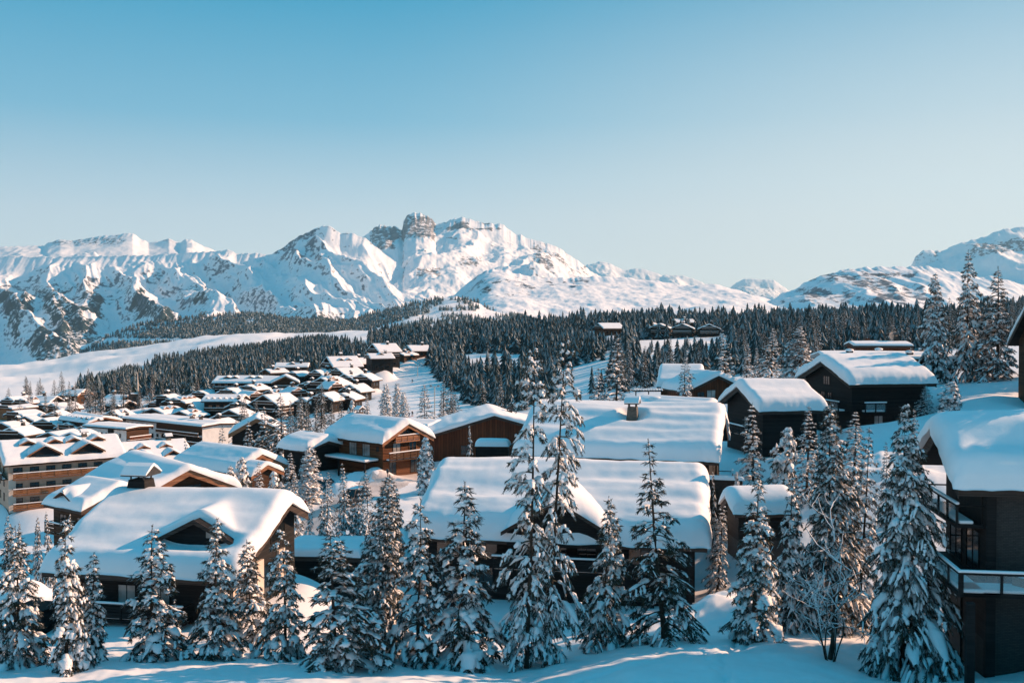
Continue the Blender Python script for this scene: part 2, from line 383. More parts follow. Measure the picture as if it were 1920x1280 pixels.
def finish_terrain():
    global GZ
    amp = sstep(25, 60, GYY)*.22+np.clip(GYY/250,0,1)*.5
    GZ = GZ+amp*fbm(GX/9, GYY/9, 3, 5)*np.clip(60/GYY,.25,1)+np.clip((GYY-500)/900,0,1)*7*fbm(GX/140, GYY/140, 4, 8)*np.clip((2600-GYY)/900,0,1)
    GZ += sstep(260,520,GYY)*sstep(1500,900,GYY)*4.5*fbm(GX/130, GYY/160, 2, 44)*sstep(-30,60,GX)
    GZ += (.10*fbm(GX/2.2, GYY/2.2, 3, 15)+.035*fbm(GX/.7, GYY/.7, 2, 18)*sstep(-.1,.5,fbm(GX/6,GYY/6,2,61)))*sstep(140,60,GYY)
    for (x,y,r,z) in PADS:
        d = np.sqrt((GX-x)**2+(GYY-y)**2)
        wgt = 1-sstep(r*.85, r*1.7, d)
        GZ = GZ*(1-wgt)+z*wgt
    for (x,y,rx,ry,h) in MOUNDS:
        d = ((GX-x)/rx)**2+((GYY-y)/ry)**2
        GZ = GZ+h*np.exp(-d**1.3)*(1+.35*fbm(GX/2.5,GYY/2.5,3,21))
    # ski tracks and trodden path in the foreground
    for (a,wd,dp_) in TRACKS:
        for (p,q) in zip(a[:-1],a[1:]):
            ax,ay = p; bx,by = q
            t = np.clip(((GX-ax)*(bx-ax)+(GYY-ay)*(by-ay))/((bx-ax)**2+(by-ay)**2),0,1)
            d = np.sqrt((GX-ax-t*(bx-ax))**2+(GYY-ay-t*(by-ay))**2)
            m_ = d < wd*3
            GZ[m_] -= (dp_*np.exp(-(d/wd)**2)*(1+.6*perlin(GX*2.1,GYY*2.1,4)))[m_]
TRACKS = []
def build_terrain():
    v = np.stack([GX,GYY,GZ],-1).reshape(-1,3)
    i = np.arange(NV-1)[:,None]*NU+np.arange(NU-1)[None,:]
    f = np.stack([i,i+1,i+NU+1,i+NU],-1).reshape(-1,4)
    o = link('snowy_ground', np_mesh('snowy_ground', v, f, [M['snow']], smooth=True))
    props(o, kind='structure'); return o

# ------------------------------------------------------------------ mountains
def mountain_mat(name, rock0, rock1, wood=(.016,.036,.042)):
    m, nt, b = newmat(name); L = nt.links
    at = N(nt,'ShaderNodeAttribute', attribute_name='rock'); aw = N(nt,'ShaderNodeAttribute', attribute_name='wood')
    ge = N(nt,'ShaderNodeNewGeometry')
    def noise(scale, detail, stretch=(1,1,1)):
        mp = N(nt,'ShaderNodeMapping'); mp.inputs['Scale'].default_value = stretch; L.new(ge.outputs['Position'], mp.inputs[0])
        n = N(nt,'ShaderNodeTexNoise'); n.inputs['Scale'].default_value = scale; n.inputs['Detail'].default_value = detail; n.inputs['Roughness'].default_value = .65
        L.new(mp.outputs[0], n.inputs['Vector']); return n
    n1 = noise(.012, 7, (1,1,2.2)); n2 = noise(.045, 5, (1,1,.45)); n3 = noise(.006, 6)
    def thr(attr, n, k, lo, hi):      # coverage: the noise is cut at a level set by the attribute
        s = N(nt,'ShaderNodeMath', operation='MULTIPLY_ADD'); L.new(attr.outputs['Fac'], s.inputs[0]); s.inputs[1].default_value = k; L.new(n.outputs['Fac'], s.inputs[2])
        r = N(nt,'ShaderNodeMapRange', interpolation_type='SMOOTHSTEP'); r.inputs['From Min'].default_value = lo; r.inputs['From Max'].default_value = hi
        L.new(s.outputs[0], r.inputs[0]); return r.outputs[0]
    n4 = noise(.022, 8, (1,1,1.6))
    fr = thr(at, n4, .40, .72, .82); fw = thr(aw, n2, .42, .72, .80)
    n5 = noise(.03, 6, (1,1,.22)); rc = ramp(nt, n5.outputs['Fac'], [(.38,tuple(c*.55 for c in rock0)),(.5,rock0),(.64,rock1)])
    sn = ramp(nt, n1.outputs['Fac'], [(.3,(.80,.81,.84)),(.7,(.87,.87,.88))])
    m1 = N(nt,'ShaderNodeMix', data_type='RGBA'); L.new(fr, m1.inputs['Factor']); L.new(sn.outputs[0], m1.inputs['A']); L.new(rc.outputs[0], m1.inputs['B'])
    m2 = N(nt,'ShaderNodeMix', data_type='RGBA'); L.new(fw, m2.inputs['Factor']); L.new(m1.outputs['Result'], m2.inputs['A']); m2.inputs['B'].default_value = wood+(1,)
    L.new(m2.outputs['Result'], b.inputs['Base Color']); b.inputs['Roughness'].default_value = .8; b.inputs['Specular IOR Level'].default_value = .1
    bp = N(nt,'ShaderNodeBump'); bp.inputs['Strength'].default_value = .38; bp.inputs['Distance'].default_value = 14
    L.new(n1.outputs['Fac'], bp.inputs['Height']); L.new(bp.outputs[0], b.inputs['Normal'])
    return m
M['mount'] = mountain_mat('snow_and_grey_rock', (.12,.15,.19), (.21,.235,.265))
M['mountred'] = mountain_mat('snow_and_warm_rock', (.17,.18,.20), (.27,.25,.245))

def mountain(name, crest, D, base, Db, amp, mat, fn, du=2.0, nv=150, nb=26, seed=0, prof=.85, skew=0.0, gully=260., rough=1.0, crestnoise=1.0, ksharp=1.0, smooth=0, jag=None):
    """crest/base: photo silhouettes (px,py) at distances D and Db; ground in between gets gullies"""
    cp = np.array(crest, float); u = np.arange(cp[0,0], cp[-1,0]+du, du)
    Dc = D(u) if callable(D) else np.full_like(u, D)
    Dbb = Db(u) if callable(Db) else np.full_like(u, Db)
    cy = np.interp(u, cp[:,0], cp[:,1]); bp_ = np.array(base, float); by = np.interp(u, bp_[:,0], bp_[:,1])
    if smooth: kk = np.ones(smooth)/smooth; cy = np.convolve(np.pad(cy,smooth//2,'edge'),kk,'valid')[:len(u)]
    zc = CZ-(cy-600)/F*Dc; zb = CZ-(by-600)/F*Dbb
    v = np.linspace(0,1,nv)**1.15
    vb = -np.linspace(0,1,nb+1)[1:]**1.3
    V = np.concatenate([vb[::-1], v])
    dist = np.where(V[:,None]>=0, Dc+(Dbb-Dc)*V[:,None], Dc+1500*(-V[:,None]))
    hz = np.where(V[:,None]>=0, zc+(zb-zc)*np.abs(V[:,None])**prof, zc-700*np.abs(V[:,None])**1.1)
    if jag: hz = hz+np.exp(-np.abs(V)[:,None]/.05)*(jag[2]/F*Dc*fbm(u/5.0,u*0+3,3,2)*sstep(jag[0],jag[0]+8,u)*(1-sstep(jag[1]-8,jag[1],u)))[None,:]
    X = (u[None,:]-960)/F*dist; Y = dist
    fade = sstep(0,.10,np.abs(V))[:,None]*(1-.75*sstep(.75,1,V)[:,None])
    xx = X+skew*(Y-D if not callable(D) else Y-Dc)
    wx = 60*fbm(X/500, Y/500, 3, seed+40)
    g1 = ridged((xx+wx)/gully, Y/(gully*4.5), 5, seed, .42)-1.0
    g2 = fbm(X/520, Y/520, 5, seed+11, .42)
    g3 = fbm(X/60, Y/80, 4, seed+23)
    Z = hz+fade*amp*(ksharp*g1*.9+.7*g2)+rough*fade*amp*.10*g3
    # natural small jags on the skyline itself
    Z += crestnoise*(1-fade)*9*fbm(X/60, Y*0+seed, 4, seed+5)*(np.where(V[:,None]>=0,1,1))
    P = np.stack([X,Y,Z],-1)
    du_ = np.gradient(P,axis=1); dv_ = np.gradient(P,axis=0); nn = np.cross(du_,dv_); nn /= np.linalg.norm(nn,axis=-1,keepdims=True)+1e-9
    nn *= np.sign(nn[...,2:3]+1e-9)
    PX = 960+F*X/Y; PY = 600-F*(Z-CZ)/Y
    rock, wood = fn(PX, PY, nn, V[:,None]+0*PX, X, Y, Z, g1)
    nr, nu = X.shape
    i = np.arange(nr-1)[:,None]*nu+np.arange(nu-1)[None,:]
    f = np.stack([i,i+nu,i+nu+1,i+1],-1).reshape(-1,4)
    me = np_mesh(name, P.reshape(-1,3), f, [mat], smooth=True)
    for nm, ar in (('rock',rock),('wood',wood)):
        a = me.attributes.new(nm,'FLOAT','POINT'); a.data.foreach_set('value', np.ascontiguousarray(ar+0*PX, dtype=np.float32).ravel())
    o = link(name, me); props(o, kind='structure')
    return o, (u, P)
def box_(PX,PY,x0,x1,y0,y1,s=12):
    return sstep(x0-s,x0+s,PX)*(1-sstep(x1-s,x1+s,PX))*sstep(y0-s,y0+s,PY)*(1-sstep(y1-s,y1+s,PY))

def build_mountains():
    # pale plateau behind the left cliff
    c = [(-260,470),(-100,466),(0,463),(30,462),(83,461),(90,456),(115,449),(140,452),(165,447),(200,442),(240,438),(250,438),(262,446),(280,455),(300,452),(318,448),(338,456),(350,448),(362,450),(385,463),(430,478),(520,500)]
    def f1(PX,PY,n,V,X,Y,Z,g):
        r = .1+.5*box_(PX,PY,88,235,440,462,8)+.45*box_(PX,PY,295,340,446,456,5)
        return r, 0*PX
    mountain('far_snow_plateau', c, 11500, [(-260,500),(520,520)], 9800, 30, M['mount'], f1, nv=70, seed=3, gully=700)
    # very far pale peaks on the right
    c = [(1030,520),(1085,505),(1100,497),(1130,492),(1145,495),(1165,505),(1176,506),(1195,503),(1215,507),(1240,516),(1262,516),(1280,517),(1300,523),(1320,531),(1340,537),(1358,541),(1366,541),(1380,530),(1395,523),(1410,523),(1450,525),(1462,533),(1476,543),(1520,560)]
    mountain('far_peaks', c, 15500, [(1030,560),(1520,590)], 13800, 90, M['mount'], lambda PX,PY,n,V,X,Y,Z,g: (.12+.35*sstep(.0,.1,V)*(1-sstep(.3,.5,V))*sstep(1360,1370,PX),0*PX), nv=80, seed=9, gully=900)
    # far right peak
    c = [(1690,520),(1708,498),(1715,480),(1730,470),(1745,469),(1765,472),(1790,458),(1820,450),(1850,442),(1870,432),(1890,428),(1920,426),(1980,420),(2080,440),(2200,470),(2350,520)]
    def f4(PX,PY,n,V,X,Y,Z,g):
        band = np.abs(PY-(470-(PX-1820)*.12))
        return .18+.52*(1-sstep(8,18,band))*sstep(1800,1830,PX)+.35*box_(PX,PY,1700,1760,465,495,10), 0*PX
    mountain('far_right_peak', c, 9000, [(1690,560),(2350,640)], 7200, 80, M['mount'], f4, nv=110, seed=14, gully=800, skew=.5)
    # main massif with the rock towers
    c = [(600,520),(650,470),(685,442),(700,429),(713,424),(724,422),(736,428),(746,424),(755,432),(757,417),(765,405),(780,400),(795,402),(808,409),(818,421),(835,418),(845,412),(865,408),(880,411),(900,417),(915,420),(935,419),(945,423),(955,432),(970,440),(1000,450),(1030,458),(1050,465),(1065,477),(1085,490),(1100,502),(1120,516),(1140,522),(1170,530)]
    def f2(PX,PY,n,V,X,Y,Z,g):
        steep = 1-n[...,2]
        r = .12+sstep(.32,.6,steep)*.42
        r = r+.66*box_(PX,PY,695,742,424,470,6)+.66*box_(PX,PY,757,818,402,446,6)+.6*box_(PX,PY,735,760,428,450,5)
        r = r+.85*box_(PX,PY,835,940,416,432,5)*sstep(.2,.6,.5+fbm(X/150,Y/150,3,2))
        r = r+.62*box_(PX,PY,990,1110,455,520,18)*sstep(-.15,.25,fbm(X/160,Y/200,4,6))
        ledge = ridged((X*.35+Z*1.3)/170,(X*.9-Z*.2)/900,2,31)
        r = r+.62*sstep(1.15,1.42,ledge)*box_(PX,PY,780,960,430,520,14)+.55*box_(PX,PY,780,830,500,520,6)+.5*box_(PX,PY,860,905,480,500,6)
        return r, 0*PX
    mountain('rocky_massif', c, 9500, [(600,640),(760,600),(900,590),(1170,600)], 6600, 100, M['mountred'], f2, nv=210, seed=21, gully=760, skew=-.35, prof=.8, crestnoise=1.6, du=1.5, jag=(690,832,3.2), rough=.7)
    # long left wall running up to the first snowy peak
    c = [(-320,490),(-160,484),(0,480),(100,482),(200,480),(300,478),(350,474),(400,472),(430,470),(445,475),(480,474),(500,478),(512,476),(530,465),(550,450),(575,436),(590,430),(608,422),(620,426),(640,438),(660,437),(670,440),(690,450),(720,475),(760,505),(790,530),(815,560),(850,585)]
    def f3(PX,PY,n,V,X,Y,Z,g):
        steep = 1-n[...,2]
        left = 1-sstep(330,480,PX)
        r = .18+.45*sstep(.25,.5,steep)
        r = r+.40*left*sstep(482,520,PY)*(1-sstep(560,600,PY))*sstep(.0,.35,fbm(X/260,Y/320,4,61))
        r = r+.50*box_(PX,PY,512,600,432,482,12)*sstep(-.2,.2,fbm(X/120,Y/160,4,3)+.1)
        # ribs of trees running down between the avalanche chutes
        rib = sstep(-.50,-.12,g)
        wd = left*sstep(512,560,PY)*rib*.70*sstep(-.45,.10,fbm(X/220,Y/500,3,67)+.25*(PY-560)/60)
        wd = wd+.34*left*sstep(485,560,PY)*sstep(-.1,.5,fbm(X/180,Y/180,4,69))
        wd = wd+.55*sstep(585,610,PY+14*fbm(X/120,Y/120,3,4))*sstep(340,480,PX)*(1-sstep(700,800,PX))
        wd = wd+.5*sstep(540,600,PY)*sstep(440,500,PX)*(1-sstep(640,700,PX))*sstep(-.25,-.0,g)
        return r, wd
    mountain('long_left_wall', c, 8000, [(-320,705),(0,700),(200,690),(350,660),(500,640),(640,635),(850,640)], lambda u: 5600+0*u, 95, M['mount'], f3, nv=230, seed=33, gully=430, skew=.55, prof=.75, ksharp=1.2, du=1.5, rough=.45)
    # rounded rocky dome on the right
    c = [(1370,600),(1400,582),(1420,572),(1450,560),(1480,545),(1510,530),(1530,520),(1560,511),(1590,505),(1620,502),(1645,500),(1680,500),(1720,499),(1760,504),(1800,512),(1860,520),(1930,535),(2050,540),(2200,560),(2400,600)]
    def f5(PX,PY,n,V,X,Y,Z,g):
        cl = fbm(X/210,Z/110,5,71)
        r = .18+.52*box_(PX,PY,1510,1750,506,570,22)*sstep(-.42,.12,cl)
        r = r+.3*box_(PX,PY,1440,1760,520,600,16)*sstep(0,.4,fbm(X/70,Z/40,3,5))
        return r, .55*sstep(568,600,PY)*sstep(-.2,.4,fbm(X/60,Y/80,3,15))
    mountain('rocky_dome', c, 4600, [(1370,620),(2400,640)], 3300, 26, M['mount'], f5, nv=150, seed=47, gully=260, prof=.8)
    # rolling snowfields with scattered trees
    c = [(560,640),(640,612),(700,588),(760,576),(820,566),(860,550),(880,528),(900,512),(915,503),(930,500),(950,508),(975,516),(1010,520),(1060,521),(1110,520),(1140,519),(1200,523),(1260,531),(1320,539),(1400,551),(1440,560),(1480,574),(1560,590),(1700,600)]
    def f6(PX,PY,n,V,X,Y,Z,g):
        t = fbm(X/120,Y/220,4,81)
        wd = .62*box_(PX,PY,560,865,560,700,14)+.45*box_(PX,PY,860,960,515,560,14)*sstep(-.3,.3,t)+.3*box_(PX,PY,900,1120,525,560,10)*sstep(-.1,.5,t)
        wd = wd-.5*box_(PX,PY,680,760,585,640,8)*sstep(0,.3,fbm(X/100,Y/300,2,19))
        return .16+.5*box_(PX,PY,885,1110,505,550,12)*sstep(.0,.5,t), wd
    mountain('rolling_snowfields', c, 5200, [(560,690),(900,640),(1300,612),(1700,615)], 2900, 40, M['mount'], f6, nv=190, seed=55, gully=700, prof=.9, ksharp=.45, smooth=25)

def build_haze():
    m = bpy.data.materials.new('valley_air'); m.use_nodes = True; nt = m.node_tree
    for n_ in list(nt.nodes): nt.nodes.remove(n_)
    out = nt.nodes.new('ShaderNodeOutputMaterial'); v = nt.nodes.new('ShaderNodeVolumePrincipled')
    v.inputs['Color'].default_value = (.45,.80,1,1); v.inputs['Density'].default_value = 2.8e-5; v.inputs['Anisotropy'].default_value = .2
    nt.links.new(v.outputs[0], out.inputs['Volume'])
    b = MB(); b.box(-14000,14000,-300,19000,-1500,2600)
    o = b.build('haze', m); props(o, kind='stuff')
# ------------------------------------------------------------------ chalets
def sabs(y, r): return np.sqrt(y*y+r*r)-r*.35
def roof_snow_mesh(L, W, zr, tp, T, b, nx, ny, bumps=(), seed=0, sag=.12, wav=1.0, ridge_r=None, holes=(), drift=None, far=1.0, fs_=-1):
    """rounded snow blanket on a gable roof. L,W: roof size with overhangs; zr: ridge height; bumps: dormer humps"""
    U = np.sin(np.linspace(-1,1,nx)*PI/2*.96)/math.sin(PI/2*.96); V = np.sin(np.linspace(-1,1,ny)*PI/2*.94)/math.sin(PI/2*.94)
    x = U[None,:]*(L/2+b)+0*V[:,None]; VV = np.where(V*fs_>0, V*far, V); y = VV[:,None]*(W/2+b)+0*U[None,:]
    # ragged lip
    lip = .13*T*fbm(x/2.4+seed, y*0+seed*3.1, 3, seed)
    y = y*(1+np.where(np.abs(V)[:,None]>.9, lip/(W/2), 0))
    lip2 = .12*T*fbm(y/2.0+seed, x*0+seed*1.7, 3, seed+5)
    x = x*(1+np.where(np.abs(U)[None,:]>.9, lip2/(L/2), 0))
    rr = ridge_r if ridge_r is not None else T*.9
    base = zr-tp*np.abs(y)
    dy = (W/2+b)*(np.where(V*fs_>0,far,1.0)-np.abs(VV))[:,None]; dx = (L/2+b)-np.abs(U[None,:]*(L/2+b))
    ry = T*1.15+b; rx = T*.8+b
    qy = 1-np.clip(dy/ry,0,1); qx = 1-np.clip(dx/rx,0,1)
    prof = np.sqrt(np.clip(1-qy**2.6,0,1)*np.clip(1-qx**2.6,0,1))
    n = .25*fbm(x/16+seed, y/2.7+seed, 2, seed)*wav+.03*fbm(x/1.6, y/1.1, 3, seed+9)
    top = zr-tp*(np.sqrt(y*y+rr*rr)-rr)-(rr*tp*.0)
    top = np.minimum(top, base+T*.9)          # the rounded ridge
    h = top+T*(1+n)*1.0
    if drift is not None: h = h+drift(x,y)
    for (bx, sgn, yf, bw, bz, bt) in bumps:    # hump over a dormer: ridge at height bz running back from front yf
        yy = y*sgn
        hd = bz+bt-(np.sqrt((x-bx)**2+.5)-.7)*(bz-(zr-tp*yf)+.2)/(bw/2)*.9
        m = sstep(yf-.12, yf-.5, yy)*sstep(bw/2+.55, bw/2-.1, np.abs(x-bx))
        k = .35
        hs = np.maximum(h, hd)+k*np.exp(-np.abs(h-hd)/k)*.35
        h = h*(1-m)+hs*m
        # hollow scoured in front of the dormer
        h = h-(T*.85)*np.exp(-((x-bx)/(bw*.5))**4)*sstep(yf-.5,yf-.1,yy)*(1-sstep(yf+.4,yf+2.2,yy))
    for (hx, hy, hr) in holes:                 # melt hollow round a chimney
        d = np.sqrt((x-hx)**2+(y-hy)**2)
        h = h-T*.8*np.exp(-(d/hr)**4)
    z = base+.015+(h-base)*prof
    z = np.where((qy>.0)&(np.abs(V)[:,None]>.97), z-sag*T*(1-prof), z)
    zb = base+.01-np.where(np.abs(V)[:,None]>.97, sag*T*.5, 0)*0
    zt = np.maximum(z, zb)
    nr, nu = x.shape; nvt = nr*nu
    P = np.concatenate([np.stack([x,y,zt],-1).reshape(-1,3), np.stack([x,y,zb],-1).reshape(-1,3)])
    i = np.arange(nr-1)[:,None]*nu+np.arange(nu-1)[None,:]
    ft = np.stack([i,i+1,i+nu+1,i+nu],-1).reshape(-1,4); fb = ft[:,::-1]+nvt
    e = np.concatenate([np.arange(nu), np.arange(1,nr)*nu+nu-1, (nr-1)*nu+np.arange(nu-2,-1,-1), np.arange(nr-2,0,-1)*nu])
    e2 = np.roll(e,-1)
    fs = np.stack([e, e+nvt, e2+nvt, e2],-1)
    return np_mesh('snow_cover', P, [ft,fb,fs], [M['roofsnow']], smooth=True)

def gable_poly(W, hw, tp, z0=0.0): return [(-W/2,z0),(W/2,z0),(W/2,hw),(0,hw+tp*W/2),(-W/2,hw)]

class House:
    def __init__(s, label, apex, th, L, W, hw, pitch, T=.6, wall='wbrown', fascia='fascia', og=.9, oe=.9, base=3.0, cat='chalet',
                 name='chalet', res=1.0, bumps=(), seed=None, group=None, wav=1.0, holes=(), b=None, pad=True, lower=None, rt=.22, drift=None, ridge_r=None, fw=.38, backfascia=True, far=1.0):
        s.L, s.W, s.hw, s.tp = L, W, hw, math.tan(R(pitch)); s.th = R(th); s.og, s.oe = og, oe
        s.cs = -1 if th < 90 else 1
        zr = hw+s.tp*W/2+rt                         # roof top at the ridge
        s.zr = zr; s.rt = rt; s.T = T
        A = pt(*apex); c, sn = math.cos(s.th), math.sin(s.th)
        lx = -L/2-og
        s.o = empty(name, (A.x-c*lx, A.y-sn*lx, A.z-zr), s.th, label, cat, group)
        s.base = base
        if seed is None: seed = int(abs(apex[0]*7+apex[1]*3)) % 97
        s.seed = seed
        # walls run down to the ground (and a little into it)
        fy = -s.cs
        mb = MB(); mb.extrude(s.poly(W/2, [(1.0,hw,0.0)], far), 'x', -L/2, L/2)
        s.wall = mb.build('wall', M[wall], s.o)
        if base > 0:
            mb = MB(); mb.box(-L/2+.02, L/2-.02, -W/2*(far if s.cs>0 else 1)+.02, W/2*(far if s.cs<0 else 1)-.02, -base, -.001); mb.build('foundation', M[lower or 'darkstone'], s.o)
        RW, RL = W+2*oe, L+2*og; s.RW, s.RL = RW, RL
        ze = zr-s.tp*RW/2
        mb = MB()
        kl, kr = (far,1.0) if s.cs>0 else (1.0,far)
        zl, zq = zr-s.tp*RW/2*kl, zr-s.tp*RW/2*kr
        mb.extrude([(-RW/2*kl,zl),(-RW/2*kl,zl-rt),(0,zr-rt),(RW/2*kr,zq-rt),(RW/2*kr,zq),(0,zr)], 'x', -RL/2, RL/2)
        s.roof = mb.build('roof', M['wdark' if fascia!='fascia' else 'wbrown'], s.o)
        for sx in ((-1,1) if backfascia else (-1,)):
            mb = MB(); x0, x1 = (-RL/2-.06,-RL/2-.002) if sx<0 else (RL/2+.002,RL/2+.06)
            mb.extrude([(-RW/2*kl-.03,zl+.02),(-RW/2*kl-.03,zl-rt-fw*.7),(0,zr-rt-fw*.7),(RW/2*kr+.03,zq-rt-fw*.7),(RW/2*kr+.03,zq+.02),(0,zr+.02)], 'x', x0, x1)
            mb.build('bargeboard', M[fascia], s.roof)
        mb = MB()
        y1 = s.cs*(RW/2); mb.box(-RL/2, RL/2, min(y1,y1+s.cs*.05)+.001*s.cs, max(y1,y1+s.cs*.05)+.001*s.cs, ze-rt-fw*.5, ze+.0)
        mb.build('eaves_board', M['fasciadark' if fascia!='fascia' else 'wbrown'], s.roof)
        s.snow_args = dict(L=RL, W=RW, zr=zr, tp=s.tp, T=T, b=(b if b is not None else T*.28), nx=int(46*res), ny=int(46*res), bumps=bumps, seed=seed, wav=wav, holes=holes, drift=drift, ridge_r=ridge_r, far=far, fs_=-s.cs)
        s.snow = link('snow_cover', roof_snow_mesh(**s.snow_args), s.roof)
        if pad: PADS.append((s.o.location.x, s.o.location.y, max(L,W)*.55, s.o.location.z-.02))
    def poly(s, hw2, spec, far):
        kl, kr = (far,1.0) if s.cs>0 else (1.0,far)
        W, hw, tp = s.W, s.hw, s.tp
        return [(-W/2*kl,0),(W/2*kr,0),(W/2*kr,hw+tp*W/2*(1-kr)),(0,hw+tp*W/2),(-W/2*kl,hw+tp*W/2*(1-kl))]
    # --- faces: a runs left to right for someone looking at the face
    def P(s, face, a, d, z):
        """local point: a along the face, d outwards"""
        if face == 'F': return (-s.L/2-d, -a, z)
        if face == 'B': return (s.L/2+d, a, z)
        if face == 'C': return ((a if s.cs<0 else -a), s.cs*(s.W/2+d), z)
        return ((-a if s.cs<0 else a), -s.cs*(s.W/2+d), z)
    def fbox(s, mb, face, a0, a1, d0, d1, z0, z1, mi=0):
        p = s.P(face,a0,d0,z0); q = s.P(face,a1,d1,z1)
        mb.box(min(p[0],q[0]),max(p[0],q[0]),min(p[1],q[1]),max(p[1],q[1]),z0,z1,mi)
    def window(s, face, a, z, w, h, glass='glass', frame='wbrown', sill=True, bars=1):
        f = .07
        mb = MB(); s.fbox(mb,face,a-w/2-f,a-w/2,-.05,.06,z-f,z+h+f); s.fbox(mb,face,a+w/2,a+w/2+f,-.05,.06,z-f,z+h+f)
        s.fbox(mb,face,a-w/2,a+w/2,-.05,.06,z-f,z); s.fbox(mb,face,a-w/2,a+w/2,-.05,.06,z+h,z+h+f)
        for k in range(bars):
            c = a-w/2+w*(k+1)/(bars+1); s.fbox(mb,face,c-.025,c+.025,-.05,.05,z,z+h)
        o = mb.build('window', M[frame], s.o)
        mb = MB(); s.fbox(mb,face,a-w/2,a+w/2,-.04,.02,z,z+h); mb.build('pane', M[glass], o)
        return o
    def balcony(s, face, z, a0, a1, depth=1.2, h=1.0, mat='wbrown', snow=True, glass=False, posts=None, slats=True):
        mb = MB(); s.fbox(mb,face,a0,a1,.003,depth,z-.18,z); o = mb.build('balcony', M[mat], s.o)
        mb = MB()
        n = posts or max(2,int((a1-a0)/1.6)+1)
        for k in range(n):
            c = a0+.06+(a1-a0-.12)*k/(n-1); s.fbox(mb,face,c-.06,c+.06,depth-.14,depth-.02,z+.001,z+h)
        s.fbox(mb,face,a0-.02,a1+.02,depth-.16,depth,z+h,z+h+.09)
        s.fbox(mb,face,a0,a0+.08,.01,depth-.17,z+h-.01,z+h+.07); s.fbox(mb,face,a1-.08,a1,.01,depth-.17,z+h-.01,z+h+.07)
        if slats and not glass:
            s.fbox(mb,face,a0,a1,depth-.10,depth-.06,z+.12,z+h*.5); s.fbox(mb,face,a0,a1,depth-.10,depth-.06,z+h*.56,z+h-.08)
        r = mb.build('railing', M[mat], o)
        if glass:
            mb = MB(); s.fbox(mb,face,a0+.13,a1-.13,depth-.09,depth-.075,z+.08,z+h-.03); mb.build('glass_panel', M['bglass'], r)
        if snow:
            mb = MB(); s.fbox(mb,face,a0-.05,a1+.05,depth-.19,depth+.02,z+h+.091,z+h+.24)
            q = mb.build('railing_snow', M['roofsnow'], r, smooth=False, bevel=.06)
            mb = MB(); s.fbox(mb,face,a0+.1,a1-.1,depth*.35,depth-.2,z+.002,z+.2); mb.build('balcony_snow', M['roofsnow'], o, bevel=.08)
        return o
    def zroof(s, y): return s.zr-s.tp*abs(y)
    def chimney(s, x, y, w=.8, h=1.6, mat='stone', cap='gable', snow=True, d=None):
        z0 = s.zroof(y)-.3; zt = s.zroof(y)+h+s.T*.3; d = d or w
        mb = MB(); mb.hexa([(x-w*.62,y-d*.62,z0),(x+w*.62,y-d*.62,z0),(x+w*.62,y+d*.62,z0),(x-w*.62,y+d*.62,z0),(x-w*.45,y-d*.45,zt),(x+w*.45,y-d*.45,zt),(x+w*.45,y+d*.45,zt),(x-w*.45,y+d*.45,zt)])
        o = mb.build('chimney', M[mat], s.roof)
        mb = MB()
        for sx in (-1,1):
            for sy in (-1,1): mb.box(x+sx*w*.36-.05,x+sx*w*.36+.05,y+sy*d*.36-.05,y+sy*d*.36+.05,zt-.02,zt+.32)
        mb.extrude([(y-d*.75,zt+.32),(y+d*.75,zt+.32),(y+d*.75,zt+.40),(y,zt+.40+d*.42),(y-d*.75,zt+.40)],'x',x-w*.72,x+w*.72)
        c = mb.build('chimney_cap', M['metal'], o)
        if snow:
            mb = MB(); mb.extrude([(y-d*.8,zt+.41),(y,zt+.43+d*.42),(y+d*.8,zt+.41),(y+d*.8,zt+.52),(y+d*.3,zt+.62+d*.3),(y,zt+.66+d*.42),(y-d*.3,zt+.62+d*.3),(y-d*.8,zt+.52)],'x',x-w*.76,x+w*.76)
            mb.build('cap_snow', M['roofsnow'], c, bevel=.05)
        return o
    def dormer(s, x, yf, w, h, mat='wbrown', fascia='fascia', glass='glass', snow=True, T=None, pitch=.5, win=True, og=.35):
        """gabled dormer on the camera side: front at distance yf from the ridge"""
        sg = s.cs; zf = s.zroof(yf); T = T or s.T*.8
        top = zf+h+w/2*pitch
        yb = max(0.2,(s.zr-top)/s.tp) if s.tp>0 else 0   # where its ridge meets the main roof
        mb = MB(); mb.extrude([(x-w/2,zf-.4),(x+w/2,zf-.4),(x+w/2,zf+h),(x,top),(x-w/2,zf+h)],'y',sg*yf,sg*yb)
        o = mb.build('dormer', M[mat], s.roof)
        e = w/2+.35; ze = zf+h-.35*pitch
        mb = MB(); mb.extrude([(x-e,ze),(x-e,ze+.14),(x,top+.16),(x+e,ze+.14),(x+e,ze),(x,top+.01)],'y',sg*(yf+og),sg*yb)
        r = mb.build('dormer_roof', M['wdark'], o)
        mb = MB(); mb.extrude([(x-e-.02,ze-.14),(x-e-.02,ze+.17),(x,top+.19),(x+e+.02,ze+.17),(x+e+.02,ze-.14),(x,top-.15)],'y',sg*(yf+og+.002),sg*(yf+og+.06))
        mb.build('bargeboard', M[fascia], r)
        if snow:
            n = 12; nb_ = 7; P = []
            ys = np.linspace(yf+og+.12, yb, nb_)
            for j,yy in enumerate(ys):
                k = math.sqrt(max(0,1-(1-min(1,(j)/1.6))**2))
                for i in range(n+1):
                    q = -1+2*i/n; xx = q*(e+.12); t = T*math.sqrt(max(0,1-abs(q)**4))*max(k,.06 if j==0 else 1)
                    P.append((x+xx, sg*yy, ze+.15+(top-ze)*(1-math.sqrt(q*q+.02))+t))
            m0 = len(P)
            for j,yy in enumerate(ys):
                for i in range(n+1):
                    q = -1+2*i/n; P.append((x+q*(e+.12), sg*yy, ze+.15+(top-ze)*(1-abs(q))))
            fs = []
